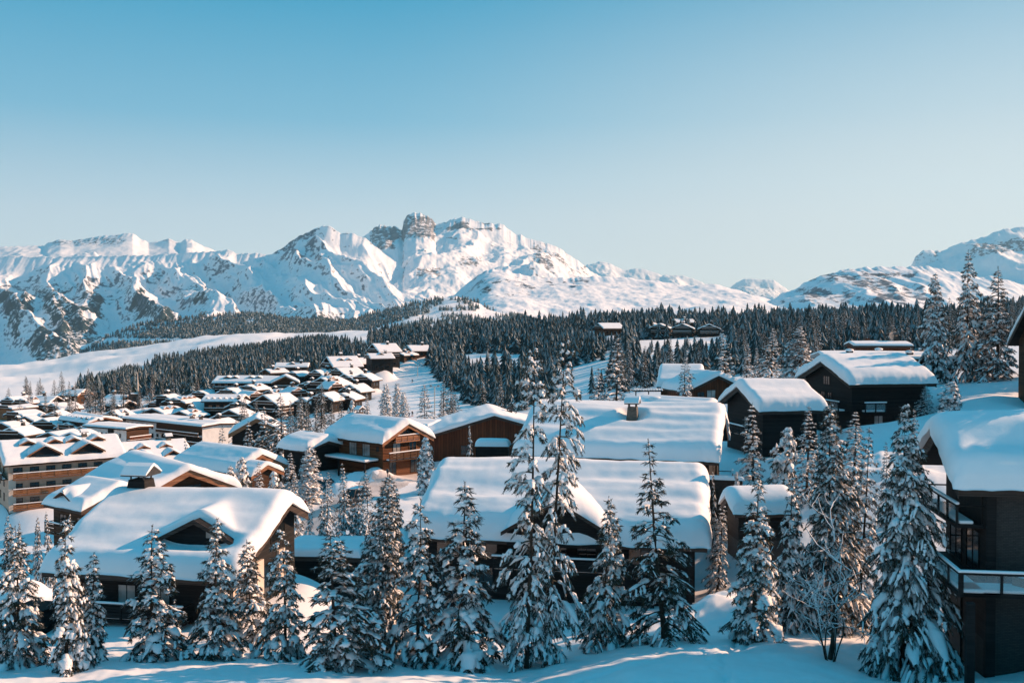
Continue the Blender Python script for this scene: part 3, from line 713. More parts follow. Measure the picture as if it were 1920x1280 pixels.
            for j in range(nb_-1):
                for i in range(n):
                    a = j*(n+1)+i; fs.append((a,a+1,a+n+2,a+n+1)); fs.append((m0+a,m0+a+n+1,m0+a+n+2,m0+a+1))
            for i in range(n): fs.append((i+1,i,m0+i,m0+i+1))
            for j in range(nb_-1):
                a = j*(n+1); fs.append((a,a+n+1,m0+a+n+1,m0+a)); a += n; fs.append((a+n+1,a,m0+a,m0+a+n+1))
            mb = MB(); mb.add(P,fs); mb.build('dormer_snow', M['roofsnow'], r, smooth=True)
        if win:
            mb = MB(); mb.box(x-w*.3,x+w*.3,min(sg*(yf+.01),sg*(yf+.05)),max(sg*(yf+.01),sg*(yf+.05)),zf+.1,zf+h*.95); mb.build('pane', M[glass], o)
        return o
    def part(s, name, mat, boxes, parent=None, bevel=0):
        """extra boxes given on a face: (face,a0,a1,d0,d1,z0,z1)"""
        mb = MB()
        for b in boxes: s.fbox(mb,*b)
        return mb.build(name, M[mat], parent or s.o, bevel=bevel)
    def label(s): return s.o
# ------------------------------------------------------------------ the big chalets near the camera
def near_houses():
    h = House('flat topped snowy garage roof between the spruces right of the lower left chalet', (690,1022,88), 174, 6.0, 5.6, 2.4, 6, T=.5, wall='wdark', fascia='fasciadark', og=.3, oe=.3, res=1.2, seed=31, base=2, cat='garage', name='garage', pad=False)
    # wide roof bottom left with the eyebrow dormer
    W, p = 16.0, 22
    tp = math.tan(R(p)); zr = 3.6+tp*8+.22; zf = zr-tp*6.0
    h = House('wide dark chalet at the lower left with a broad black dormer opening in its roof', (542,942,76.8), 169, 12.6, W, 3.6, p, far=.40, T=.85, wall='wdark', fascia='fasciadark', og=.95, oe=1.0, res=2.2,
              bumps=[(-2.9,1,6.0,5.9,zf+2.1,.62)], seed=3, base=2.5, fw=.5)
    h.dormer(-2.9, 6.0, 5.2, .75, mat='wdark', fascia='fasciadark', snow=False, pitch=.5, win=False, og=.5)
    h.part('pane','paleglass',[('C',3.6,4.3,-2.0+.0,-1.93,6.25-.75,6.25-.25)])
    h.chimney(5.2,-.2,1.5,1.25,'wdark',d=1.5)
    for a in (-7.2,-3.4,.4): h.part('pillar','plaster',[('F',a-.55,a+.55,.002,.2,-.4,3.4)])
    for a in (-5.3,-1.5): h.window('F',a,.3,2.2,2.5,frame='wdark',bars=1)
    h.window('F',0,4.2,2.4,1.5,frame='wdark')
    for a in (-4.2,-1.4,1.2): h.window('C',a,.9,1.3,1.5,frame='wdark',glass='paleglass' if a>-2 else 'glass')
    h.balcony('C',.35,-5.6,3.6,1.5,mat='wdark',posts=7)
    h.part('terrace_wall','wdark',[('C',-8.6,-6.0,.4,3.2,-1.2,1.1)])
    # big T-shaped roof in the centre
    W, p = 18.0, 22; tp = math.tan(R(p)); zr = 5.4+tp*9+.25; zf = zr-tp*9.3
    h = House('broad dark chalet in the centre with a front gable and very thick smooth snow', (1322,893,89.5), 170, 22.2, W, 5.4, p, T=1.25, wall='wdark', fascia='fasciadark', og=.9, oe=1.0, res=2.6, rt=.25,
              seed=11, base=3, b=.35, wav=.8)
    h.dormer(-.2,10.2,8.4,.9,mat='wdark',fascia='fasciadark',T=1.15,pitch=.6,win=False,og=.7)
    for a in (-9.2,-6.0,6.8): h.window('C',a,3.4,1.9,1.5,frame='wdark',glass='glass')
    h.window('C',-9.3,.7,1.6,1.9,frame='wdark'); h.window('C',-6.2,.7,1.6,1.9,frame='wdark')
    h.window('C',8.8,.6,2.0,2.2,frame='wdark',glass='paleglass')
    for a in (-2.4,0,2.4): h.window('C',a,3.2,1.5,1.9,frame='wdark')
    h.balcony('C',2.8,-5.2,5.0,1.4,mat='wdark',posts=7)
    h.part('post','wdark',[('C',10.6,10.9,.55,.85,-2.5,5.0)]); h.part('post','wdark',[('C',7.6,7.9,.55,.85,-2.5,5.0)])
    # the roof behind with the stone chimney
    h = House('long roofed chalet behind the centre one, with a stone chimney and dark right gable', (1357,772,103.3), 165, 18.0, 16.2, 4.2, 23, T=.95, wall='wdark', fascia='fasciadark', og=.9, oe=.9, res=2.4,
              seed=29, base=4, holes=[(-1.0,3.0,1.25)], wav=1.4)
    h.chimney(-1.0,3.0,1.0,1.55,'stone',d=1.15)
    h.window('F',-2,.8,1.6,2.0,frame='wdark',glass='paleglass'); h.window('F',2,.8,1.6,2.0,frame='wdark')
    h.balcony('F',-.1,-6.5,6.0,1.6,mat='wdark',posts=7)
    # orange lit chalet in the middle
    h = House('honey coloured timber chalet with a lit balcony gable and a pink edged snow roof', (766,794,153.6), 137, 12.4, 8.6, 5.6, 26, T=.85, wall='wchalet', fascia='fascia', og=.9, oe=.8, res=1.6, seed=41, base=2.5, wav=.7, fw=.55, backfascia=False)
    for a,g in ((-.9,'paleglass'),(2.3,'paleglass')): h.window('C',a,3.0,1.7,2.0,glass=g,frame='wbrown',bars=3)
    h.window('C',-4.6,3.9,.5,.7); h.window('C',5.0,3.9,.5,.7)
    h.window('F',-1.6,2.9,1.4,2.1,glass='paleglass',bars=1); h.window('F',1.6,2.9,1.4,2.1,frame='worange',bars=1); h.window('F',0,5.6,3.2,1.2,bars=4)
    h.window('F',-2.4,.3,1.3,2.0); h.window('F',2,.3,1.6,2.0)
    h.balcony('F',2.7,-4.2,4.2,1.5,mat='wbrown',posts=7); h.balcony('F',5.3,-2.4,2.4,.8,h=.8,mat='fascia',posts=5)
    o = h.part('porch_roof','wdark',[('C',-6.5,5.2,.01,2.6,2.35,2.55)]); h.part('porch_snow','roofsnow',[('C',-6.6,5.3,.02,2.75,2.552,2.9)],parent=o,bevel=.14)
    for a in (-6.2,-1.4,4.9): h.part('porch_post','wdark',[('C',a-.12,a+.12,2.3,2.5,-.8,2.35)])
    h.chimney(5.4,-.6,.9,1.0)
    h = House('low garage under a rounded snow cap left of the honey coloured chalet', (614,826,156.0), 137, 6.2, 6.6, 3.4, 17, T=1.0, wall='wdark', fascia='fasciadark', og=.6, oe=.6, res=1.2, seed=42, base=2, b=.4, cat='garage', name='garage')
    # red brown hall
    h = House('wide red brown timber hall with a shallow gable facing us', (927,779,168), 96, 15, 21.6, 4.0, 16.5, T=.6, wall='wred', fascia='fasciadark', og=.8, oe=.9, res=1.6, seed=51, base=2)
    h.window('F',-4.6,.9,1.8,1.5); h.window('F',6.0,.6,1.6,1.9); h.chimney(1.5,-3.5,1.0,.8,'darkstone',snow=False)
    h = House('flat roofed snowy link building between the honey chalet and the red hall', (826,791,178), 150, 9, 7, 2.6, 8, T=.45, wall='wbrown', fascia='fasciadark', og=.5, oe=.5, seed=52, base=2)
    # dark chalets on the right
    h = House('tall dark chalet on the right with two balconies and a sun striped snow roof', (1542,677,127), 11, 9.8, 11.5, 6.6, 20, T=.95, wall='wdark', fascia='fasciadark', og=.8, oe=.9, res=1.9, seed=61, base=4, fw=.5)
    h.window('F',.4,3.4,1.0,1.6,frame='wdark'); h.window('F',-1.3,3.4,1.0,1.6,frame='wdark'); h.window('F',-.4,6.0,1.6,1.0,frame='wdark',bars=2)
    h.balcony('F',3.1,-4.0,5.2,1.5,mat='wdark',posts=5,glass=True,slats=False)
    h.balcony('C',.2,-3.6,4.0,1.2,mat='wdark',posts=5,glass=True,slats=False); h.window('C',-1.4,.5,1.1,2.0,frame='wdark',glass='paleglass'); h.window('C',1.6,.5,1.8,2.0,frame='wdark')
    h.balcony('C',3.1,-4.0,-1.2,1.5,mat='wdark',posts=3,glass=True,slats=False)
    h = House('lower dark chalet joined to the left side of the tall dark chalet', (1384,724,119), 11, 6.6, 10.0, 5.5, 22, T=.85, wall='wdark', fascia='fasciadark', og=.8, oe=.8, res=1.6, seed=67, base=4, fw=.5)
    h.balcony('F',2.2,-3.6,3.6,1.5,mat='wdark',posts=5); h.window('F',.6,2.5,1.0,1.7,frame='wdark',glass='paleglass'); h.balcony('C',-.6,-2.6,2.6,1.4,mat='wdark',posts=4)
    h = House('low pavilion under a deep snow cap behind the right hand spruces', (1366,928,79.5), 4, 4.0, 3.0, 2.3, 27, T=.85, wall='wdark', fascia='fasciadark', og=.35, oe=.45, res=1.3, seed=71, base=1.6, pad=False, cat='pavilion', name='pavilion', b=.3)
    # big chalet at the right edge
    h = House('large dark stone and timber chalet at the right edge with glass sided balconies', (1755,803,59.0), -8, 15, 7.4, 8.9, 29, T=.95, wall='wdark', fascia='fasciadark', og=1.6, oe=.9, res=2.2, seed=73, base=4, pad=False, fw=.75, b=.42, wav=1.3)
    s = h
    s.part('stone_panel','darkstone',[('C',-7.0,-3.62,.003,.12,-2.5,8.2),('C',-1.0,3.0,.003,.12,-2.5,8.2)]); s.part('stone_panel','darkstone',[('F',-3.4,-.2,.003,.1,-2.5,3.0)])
    s.part('timber_cladding','wdarkv',[('F',-3.4,3.4,.003,.06,6.1,8.7)])
    s.balcony('F',6.3,-3.7,3.7,1.5,mat='wdark',posts=5,glass=True,slats=False)
    s.balcony('F',3.2,-3.7,6.4,2.1,mat='wdark',posts=6,glass=True,slats=False)
    s.balcony('C',3.2,-9.45,-1.5,2.7,mat='wdark',posts=5,glass=True,slats=False)
    s.window('F',1.7,3.4,2.2,2.3,frame='wdark'); s.window('F',-1.5,3.4,2.2,2.3,frame='wdark'); s.window('F',0,6.6,2.4,2.0,frame='wdark',bars=2)
    s.window('C',-5.4,3.4,1.4,2.2,frame='wdark'); s.window('C',-1.8,3.4,1.3,2.2,frame='wdark'); s.window('C',-5.6,6.6,1.6,1.8,frame='wdark')
    s.part('corner_post','wdark',[('C',-7.5,-7.0,.004,.35,-3,8.4)]); s.part('corner_post','wdark',[('C',-3.6,-3.2,.004,.35,-3,8.4)])
    s.part('deck_post','wdark',[('F',7.2,7.6,1.6,2.0,-3,3.0)]); s.part('deck_post','wdark',[('F',0,.4,1.6,2.0,-3,3.0)])
    H7 = h
    h = House('brown timber chalet cut off by the right edge above the snowy bank', (1934,556,120), -8, 14, 14, 8.0, 36, T=.6, wall='wbrown', fascia='fasciadark', og=1.0, oe=1.0, res=1.2, seed=79, base=4)
    h.window('F',2.5,1.5,1.2,1.5)
    # left: apartments and chalets
    A = House('long sand coloured apartment building at the left with four storeys of balconies and dormers', (-4,832,196), 35, 20.5, 13, 8.9, 24, T=.7, wall='pink', fascia='fascia', og=.8, oe=.8, res=1.8, seed=83, base=3, cat='apartment building', name='apartment_building')
    for i,x in enumerate((-6.2,-1.4,2.2,6.6)): A.dormer(x,2.8,2.3,1.2,T=.42)
    for x in (-3.9,4.0): A.dormer(x,6.9,5.6,1.3,T=.5,mat='wdark',pitch=.6)
    for z in (.1,2.9,5.9):
        A.balcony('C',z,-9.6,10,1.2,mat='worange',posts=9)
        for k in range(7): A.window('C',-8.6+k*2.9,z+.1,1.5,1.9,bars=1)
    for z in (1.2,4.0,6.6):
        for a in (-3,1.5): A.window('F',a,z,1.2,1.4)
    A.balcony('F',5.9,-6,6,1.2)
    A.part('plaster_pier','plaster',[('C',-10.24,-9.0,.004,.16,-.5,6.9)])
    A.chimney(4.6,-.5,1.0,1.0); A.chimney(8.0,4.6,1.2,1.3)
    B = House('shorter apartment building with gabled dormers, continuing right of the long sand coloured one', (222,836,208), 35, 12.6, 12, 8.2, 24, T=.7, wall='pink', fascia='fascia', og=.5, oe=.8, res=1.5, seed=84, base=3, cat='apartment building', name='apartment_building')
    for x in (-2.6,1.9): B.dormer(x,3.0,2.0,.9,T=.45)
    for x in (-3.0,2.4): B.dormer(x,6.2,3.4,.8,T=.5,mat='wdark',pitch=.62)
    for z in (.1,2.9,5.2):
        B.balcony('C',z,-6,6,1.2,mat='worange',posts=7)
        for k in range(4): B.window('C',-4.6+k*3,z+.1,1.5,1.9)
    B.chimney(3.2,-.4,1.0,1.0)
    # chalets behind the lower left roof
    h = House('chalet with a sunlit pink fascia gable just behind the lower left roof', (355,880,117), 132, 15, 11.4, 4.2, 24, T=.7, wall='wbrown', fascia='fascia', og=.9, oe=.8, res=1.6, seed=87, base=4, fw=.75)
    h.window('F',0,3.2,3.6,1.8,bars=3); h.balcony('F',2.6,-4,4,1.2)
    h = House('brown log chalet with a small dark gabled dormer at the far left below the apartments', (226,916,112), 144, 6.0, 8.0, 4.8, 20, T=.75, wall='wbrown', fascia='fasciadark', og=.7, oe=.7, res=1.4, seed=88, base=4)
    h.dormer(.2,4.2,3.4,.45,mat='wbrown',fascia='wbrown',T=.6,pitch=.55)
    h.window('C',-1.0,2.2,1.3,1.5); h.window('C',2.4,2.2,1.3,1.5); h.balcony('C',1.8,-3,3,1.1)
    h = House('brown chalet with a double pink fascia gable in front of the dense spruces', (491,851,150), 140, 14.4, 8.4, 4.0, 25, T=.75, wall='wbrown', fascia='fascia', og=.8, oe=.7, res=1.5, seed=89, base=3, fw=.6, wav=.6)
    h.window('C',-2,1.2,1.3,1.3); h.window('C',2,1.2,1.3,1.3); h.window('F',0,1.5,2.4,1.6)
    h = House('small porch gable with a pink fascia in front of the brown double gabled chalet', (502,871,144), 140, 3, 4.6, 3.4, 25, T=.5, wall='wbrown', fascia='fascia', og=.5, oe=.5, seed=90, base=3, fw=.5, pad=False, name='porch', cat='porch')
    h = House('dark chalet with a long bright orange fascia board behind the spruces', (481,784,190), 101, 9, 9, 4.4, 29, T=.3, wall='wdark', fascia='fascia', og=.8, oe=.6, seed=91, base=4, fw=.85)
    h.window('F',1,1.5,1.5,1.3)
    # small ones behind the chimney roof
    h = House('snowy low roof with a red brown gable right behind the chimney roof', (1338,754,136), 142, 9.5, 5.2, 3.0, 21, T=.6, wall='wred', fascia='fasciadark', og=.7, oe=.7, res=1.3, seed=92, base=3)
    h = House('red brown chalet with two windows half hidden by a tall spruce', (1347,704,172), 104, 9, 10.4, 3.4, 24, T=.7, wall='wred', fascia='fasciadark', og=.7, oe=.7, res=1.2, seed=93, base=3)
    h.window('F',-2.6,.6,1.3,1.3,glass='paleglass'); h.window('F',-1.0,2.0,1.5,1.4,glass='paleglass'); h.window('F',-2.9,2.1,1.2,1.0)
    h = House('chalet in blue shade with a big plain snow slope left of the red brown one', (1318,689,188), 166, 6.6, 11.6, 3.6, 26, T=.7, wall='wbrown', fascia='fasciadark', og=.6, oe=.7, seed=94, base=4)
    h = House('long nearly flat roofed grey building above the tall dark chalet', (1535,661,150), -6, 17, 11, 3.2, 6, T=.28, wall='wbrown', fascia='greymetal', og=.5, oe=.6, res=1.4, seed=95, base=4)
    for x,y in ((-5,-2),(0,1.5),(3.0,-3.6),(6.0,.5)):
        mb = MB(); z = h.zroof(y); mb.box(x-.45,x+.45,y-.35,y+.35,z-.1,z+.55); v = mb.build('vent', M['darkstone'], h.roof)
        mb = MB(); mb.blob((x,y,z+.62),(.62,.5,.3),7); mb.build('vent_snow', M['roofsnow'], v, smooth=True)
    h = House('small red hut with a smoking chimney below the forest edge', (1592,642,186), -4, 9.6, 6, 2.8, 8, T=.3, wall='wred', fascia='fasciadark', og=.4, oe=.4, seed=96, base=3, cat='hut', name='hut')
    h.chimney(-1.5,1.6,.8,.9,'wred',snow=False); h.chimney(3.3,.3,.7,1.1,'darkstone',snow=False)
    global SMOKE_AT; SMOKE_AT = h.o.matrix_basis @ Vector((3.3,.3,h.zr+1.9)) if False else (pt(1675,646,187))
    return H7

# ------------------------------------------------------------------ the village further off
VILLAGE = [
 # label, apex(px,py,Y), theta, L, W, hw, pitch, wall, fascia, dormers, balconies
 ('highest chalet of the hillside hamlet, tall dark gable over the ski slope',(698,645,500),33,11,13,7.5,24,'wdark','fasciadark',0,2),
 ('low wide eaved chalet directly below the tall dark gable of the hamlet',(688,663,462),24,10,9,5.5,18,'wdark','fasciadark',1,1),
 ('chalet at the top right end of the hamlet beside the dark forest',(763,648,545),30,11,10,3.5,22,'wred','fasciadark',0,1),
 ('low snowy annexe of the hamlet left of the snow covered lane',(746,661,528),20,10,7,2.6,15,'wbrown','fasciadark',1,0),
 ('big two winged chalet with red brown side wall at the hamlet\'s left',(612,669,430),30,12,14,6.5,24,'wdark','fasciadark',2,2),
 ('long low roof at the edge of the forest above the hotel',(517,681,480),5,14,8,2.8,15,'wdark','fasciadark',1,0),
 ('small snowy chalet just above the terraced hotel',(497,692,450),10,8,7,3,16,'wbrown','fasciadark',1,0),
 ('small chalet at the right shoulder of the terraced hotel',(546,697,432),22,7,8,3,18,'wdark','fasciadark',0,1),
 ('dark chalet wedged behind the twin front gables of the hamlet',(590,694,420),58,9,9,3,22,'wdark','fasciadark',0,1),
 ('left one of the twin dark gables below the big two winged chalet',(645,702,400),70,9,9,3.4,23,'wdark','fasciadark',0,1),
 ('right one of the twin dark gables beside the ski slope',(676,702,398),74,8,8.4,3.4,22,'wdark','fasciadark',0,1),
 ('wide dark chalet with rows of balconies and a snow edged gable',(601,709,382),76,13,12,7,20,'wdark','fasciadark',0,3),
 ('narrow chalet with warm lit pink gable edge, upper one of a pair',(625,706,386),140,5,6.4,4,27,'wbrown','fascia',0,1),
 ('narrow chalet with warm lit pink gable edge, lower one of a pair',(632,716,374),140,5,6.4,4,27,'wbrown','fascia',0,1),
 ('dark restaurant chalet with snowy terrace and folded parasols in front',(601,738,332),74,8.4,7.6,4,24,'wdark','fasciadark',0,1),
 ('chalet at the spruce tops left of the restaurant terrace',(566,747,338),66,9,8,4,24,'wdark','fasciadark',0,1),
 ('brown chalet with rounded snow roof right of the dormered roofs',(560,727,372),128,6,8,4,24,'wbrown','fascia',0,2),
 ('brown gable with diagonal snow ledge in the middle of the roofs',(481,734,372),138,7,7,3.4,24,'wbrown','fascia',0,1),
 ('low snowy roof between the brown gable and the spruces',(502,733,384),12,9,8,3,18,'wdark','fasciadark',2,0),
 ('dark house with pointed gable and long snow slope behind the spruces',(493,741,350),64,12,12,7,24,'wdark','fasciadark',0,2),
 ('small dark gable end at the right of the scalloped blue roof',(447,751,352),96,8,8,5,24,'wdark','fasciadark',0,1),
 ('small square chalet at the left end of the middle row of roofs',(303,741,402),14,7,7,4,16,'wdark','fasciadark',0,1),
 ('long roof with small gables in front of the dark spruces',(325,746,390),12,10,10,4,15,'wbrown','fasciadark',3,1),
 ('chalet with reddish gable and two snow humped dormers',(361,754,362),36,12,11,5,22,'wred','fasciadark',2,1),
 ('broad brown gable with three snowy balconies above the orange fascia',(429,769,332),86,11,12.4,6.5,21,'wbrown','fasciadark',0,3),
 ('blue shaded roof with two dormers behind the long white block',(285,766,352),5,11,9,4,15,'wdark','fasciadark',2,0),
 ('blue shaded roof at the left of the broad brown gable',(336,771,346),18,9,9,4,16,'wdark','fasciadark',1,0),
 ('orange brown flat topped house at the far left edge of the village',(6,762,382),2,11,8,4.4,6,'worange','fasciadark',0,1),
 ('small chalet with dark dormer gable behind the far left houses',(75,757,402),78,8,7.4,4,20,'wbrown','fasciadark',0,1),
 ('low snowy roof in front of the orange brown house',(24,772,362),8,9,8,3.4,12,'wbrown','fasciadark',0,1),
 ('low snowy roof with dark eaves above the brown front gable',(46,781,342),0,11,7.4,3,14,'wbrown','fasciadark',1,0),
 ('brown front gable chalet facing us in the far left cluster',(80,786,322),84,10,9,5,20,'wbrown','fascia',0,2),
 ('chalet with pale gable edge right of the far left cluster',(97,774,346),98,9,8.4,5,20,'wbrown','fascia',0,1),
 ('gable with snowy rake at the left edge, just above the apartments',(17,803,302),80,8,8.4,5,20,'wdark','fasciadark',0,1),
 ('low house in front of the far left cluster, cut by the frame',(2,793,332),16,8,7,3,16,'wbrown','fasciadark',0,0),
 ('house with an all blue shaded snow slope near the ski meadow',(108,743,422),168,8,8.4,3,22,'wdark','fasciadark',0,0),
 ('highest house at the left with a snow capped chimney',(161,730,452),164,9,9,4,22,'wbrown','fascia',0,1),
 ('chalet left of the church tower with a rising snow edge',(241,741,432),158,9,8,4,20,'wbrown','fascia',0,1),
 ('blue shaded chalet roof at the foot of the church tower',(243,751,418),164,10,8,3.4,18,'wdark','fasciadark',0,0),
 ('dark gabled house between the hotel and the long white block',(207,771,362),42,9,8,6,24,'wdark','fasciadark',1,1),
 ('dark gable close behind the white house',(228,781,344),44,8,7,6,24,'wdark','fasciadark',0,1),
 ('low gable peeping over the apartment ridge',(130,812,262),78,7,6.6,3,18,'wbrown','fasciadark',0,0),
 ('low plain snow roof over the apartment ridge',(90,811,272),8,8,7,3,14,'wbrown','fasciadark',0,0),
 ('lone chalet in the forest with a bright snow roof',(1121,606,600),24,13,11,4,22,'wbrown','fasciadark',0,1),
 ('left gable of the forest chalet row',(1236,607,612),74,10,11,7,20,'wdark','fasciadark',0,2),
 ('middle gable of the forest chalet row',(1279,607,604),74,10,12,7,20,'wdark','fasciadark',0,2),
 ('right gable of the forest chalet row with a tall chimney',(1330,608,594),80,10,12,7,20,'wdark','fasciadark',0,2),
 ('small snowy roof at the back left of the forest chalet row',(1208,604,640),20,9,8,3,18,'wbrown','fasciadark',0,0),
 ('small snowy roof at the back of the forest chalet row',(1262,599,650),16,12,8,3,18,'wbrown','fasciadark',1,0),
 ('tiny snowed in cabin low in the forest on the right',(1604,617,520),10,10,7,2.6,16,'wbrown','fasciadark',0,0),
 ('small chalet filling the gap left of the wide balconied chalet',(574,716,392),58,8,8,4,22,'wbrown','fascia',0,1),
 ('stepped chalet below the middle of the terraced hotel',(462,722,398),14,9,8,4,18,'wdark','fasciadark',1,1),
 ('stepped chalet below the left of the terraced hotel',(424,729,392),20,8,8,4,18,'wbrown','fasciadark',0,1),
 ('chalet whose gable leans over the ski slope edge',(655,722,372),66,8,8,4,24,'wdark','fasciadark',0,1),
 ('low lodge at the near foot of the hamlet by the ski slope',(640,738,340),40,9,8,3.6,20,'wdark','fascia',0,1),
 ('chalet directly under the big two winged chalet, half hidden',(630,690,415),46,9,9,4,22,'wbrown','fasciadark',0,1),
 ('pale gabled chalet at the middle of the hamlet crest',(655,672,470),40,9,9,4,22,'wdark','fasciadark',0,1),
 ('brown balcony house second from the left edge, back row',(38,748,415),12,10,8,5,16,'wbrown','fascia',1,1),
 ('gabled house between the meadow house and the far left chalets',(96,757,392),60,9,8.6,5,20,'worange','fascia',0,1),
 ('chalet in front of the dark hotel with a pale gable edge',(150,800,300),70,9,8.4,5,20,'wbrown','fascia',0,1),
 ('low brown house between front gable chalet and dark hotel',(124,793,318),30,8,8,4.6,18,'wbrown','fasciadark',0,1),
 ('chalet in the trees left of the terraced hotel',(372,733,408),30,9,8,4,20,'wbrown','fasciadark',0,1),
 ('chalet among the spruces right of the church tower',(292,752,425),50,8,8,4,20,'wdark','fasciadark',0,1),
 ('snowy chalet in front of the broad brown balcony gable',(400,788,318),40,9,8,4,20,'wdark','fasciadark',0,1),
 ('snow roofed house at the very left, back row by the meadow',(14,745,430),70,9,9,5,22,'wbrown','fasciadark',0,1),
 ('small dark house at the meadow edge, third from the left',(52,744,440),74,8,8,4.4,22,'wdark','fasciadark',0,1),
 ('house among the spruces between meadow and church tower',(196,748,436),72,9,8.6,5,22,'wdark','fascia',0,1),
]
def vwindows(h, faces=('F','C'), step=2.7, glass='glass', floors=None, w=1.2, hgt=1.25, frame='wbrown'):
    fl = floors or [1.0+2.8*k for k in range(max(1,int((h.hw-.4)/2.7)))]
    for f in faces:
        Wd = h.W if f in 'FB' else h.L
        n = max(1,int((Wd-1.2)/step))
        for z in fl:
            for k in range(n):
                a = (k-(n-1)/2)*step
                mb = MB(); h.fbox(mb,f,a-w/2-.09,a+w/2+.09,.003,.05,z-.09,z+hgt+.09,0); h.fbox(mb,f,a-w/2,a+w/2,.004,.075,z,z+hgt,1)
                mb.build('window',[M[frame],M[glass]],h.o)
def vbalcony(h, face, z, a0, a1, depth=1.1, mat='wbrown'):
    mb = MB(); h.fbox(mb,face,a0,a1,.003,depth,z-.15,z); h.fbox(mb,face,a0,a1,depth-.08,depth,z+.15,z+.95); h.fbox(mb,face,a0-.02,a1+.02,depth-.14,depth+.06,z+.952,z+1.14,1); h.fbox(mb,face,a0,a1,.1,depth-.1,z+.003,z+.2,1)
    mb.build('balcony',[M[mat],M['roofsnow']],h.o)
def village():
    rnd = random.Random(5)
    for (lab,ap,th,L,W,hw,p,wall,fa,nd,nb) in VILLAGE:
        p += 3
        if ap[1] > 700 and th < 60 and L < 11.5 and W > 6.5: th = 64+th*.35; L *= .9
        elif th < 24 and L < 10.5 and nd < 2: th += 34
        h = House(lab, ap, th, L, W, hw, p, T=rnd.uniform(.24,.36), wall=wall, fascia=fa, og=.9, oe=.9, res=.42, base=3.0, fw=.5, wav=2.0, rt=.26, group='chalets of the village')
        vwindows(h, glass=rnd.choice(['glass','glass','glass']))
        for k in range(nb):
            z = hw-2.6*k+.3
            if z > .4: vbalcony(h,'F',z,-W*(.36 if k==0 else .45),W*(.36 if k==0 else .45))
            if k and z > .4: vbalcony(h,'C',z,-L*.42,L*.42)
        for k in range(nd):
            h.dormer((k-(nd-1)/2)*min(3.4,L/(nd+.2)), W*.27, 2.0, .6, mat='wdark' if wall=='wdark' else 'wbrown', fascia='fascia' if rnd.random()<.5 else 'fasciadark', T=.35, win=nd<3)
        if rnd.random() < .75 or 'chimney' in lab: h.chimney(rnd.uniform(-.3,.3)*L, h.cs*rnd.uniform(-.05,.12)*W, .9, 1.9 if 'tall' in lab and 'chimney' in lab else 1.0, mat='darkstone', snow=True)
    # terraced hotel
    h = House('long dark terraced hotel with four small dormers along its snowy roof', (407,706,420), -2, 26, 11.5, 8.5, 18, T=.55, wall='wdark', fascia='fasciadark', res=.7, base=3, cat='hotel', name='hotel', wav=1.6)
    for x in (-8.6,-5.4,1.2,4.4): h.dormer(x,3.2,2.4,.7,T=.4,mat='wdark')
    for z in (.3,3.1,5.9):
        vbalcony(h,'C',z,-12.6,12.6,1.2,'wdark')
        for k in range(9): mb = MB(); a=-11+k*2.75; h.fbox(mb,'C',a-.7,a+.7,.004,.06,z+.2,z+1.9,0); mb.build('window',[M['glass']],h.o)
    h = House('brown front gable with pale edge at the right end of the terraced hotel', (535,705,410), 101, 9, 9.4, 8, 26, T=.5, wall='wbrown', fascia='fascia', res=.5, base=3, fw=.5)
    for z in (.3,3.0,5.7): vbalcony(h,'F',z,-4,4)
    vwindows(h)
    # blue roof with a row of scallop dormers
    h = House('house with a blue shaded roof edged by a row of six small dormers', (386,741,362), 0, 12.4, 10, 6.5, 16, T=.5, wall='wdark', fascia='fasciadark', res=.6, base=3, wav=.5)
    for k in range(6): h.dormer(-5.2+k*2.1,4.6,1.3,.35,T=.25,mat='wdark',fascia='fasciadark')
    vwindows(h,('C',)); vbalcony(h,'C',3.2,-6,6)
    # long pale block
    h = House('long white and brown apartment block with a nearly flat snow roof', (262,778,330), -38, 41, 11, 8.6, 4, T=.5, wall='white', fascia='wbrown', res=1.0, base=3, cat='apartment building', name='apartment_building', wav=1.4)
    for z in (.5,3.2,5.9):
        for k in range(15): mb = MB(); a=-19.4+k*2.77; h.fbox(mb,'C',a-.6,a+.6,.004,.06,z+.3,z+1.7,0); mb.build('window',[M['glass']],h.o)
    h.part('timber_front','wbrown',[('C',-3,20.4,.01,.22,6.0,8.4)]); h.part('timber_front','wdark',[('C',0,20.4,.01,.22,0,5.2)])
    for z in (2.9,5.6): vbalcony(h,'C',z,-2,20,1.2,'wbrown')
    h.chimney(6,1,1.2,.9,'darkstone'); h.chimney(10.5,1,.9,.9,'darkstone')
    h = House('dark hotel with lumpy snow roof and pink lit end wall', (197,782,316), 140, 17, 9.6, 9, 14, T=.6, wall='wdark', fascia='fascia', res=.7, base=3, cat='hotel', name='hotel', wav=3.0)
    h.part('end_wall','pink',[('F',-4.7,4.7,.003,.12,0,8.6)])
    vwindows(h,('C',),step=2.4,frame='wred')
    for k in range(5): h.dormer(-6.4+k*3.2,4.0,1.4,.5,T=.35,mat='wdark',fascia='fasciadark',win=False)
    h = House('white house with small windows under a flat snow roof in front of the dark hotel', (262,799,292), 150, 17, 8, 6.4, 4, T=.4, wall='white', fascia='wbrown', res=.6, base=3, cat='house', name='white_house')
    vwindows(h,('C',),step=2.0,w=.8,hgt=1.2,frame='white'); h.part('timber_front','wbrown',[('F',-3.9,3.9,.003,.15,0,6.2)]); vbalcony(h,'F',3.2,-3.8,3.8,1.3,'wred')
    h.part('timber_bay','wdark',[('C',1.0,3.2,.003,.3,0,6.1)])
    # church tower with its thin pale spire
    p = pt(252,770,430); zb = p.z-6
    t = empty('church_tower', (p.x,p.y,zb), R(28), 'dark stone church tower with a notched top and a thin pale mast', 'church tower')
    PADS.append((p.x,p.y,4,zb+2))
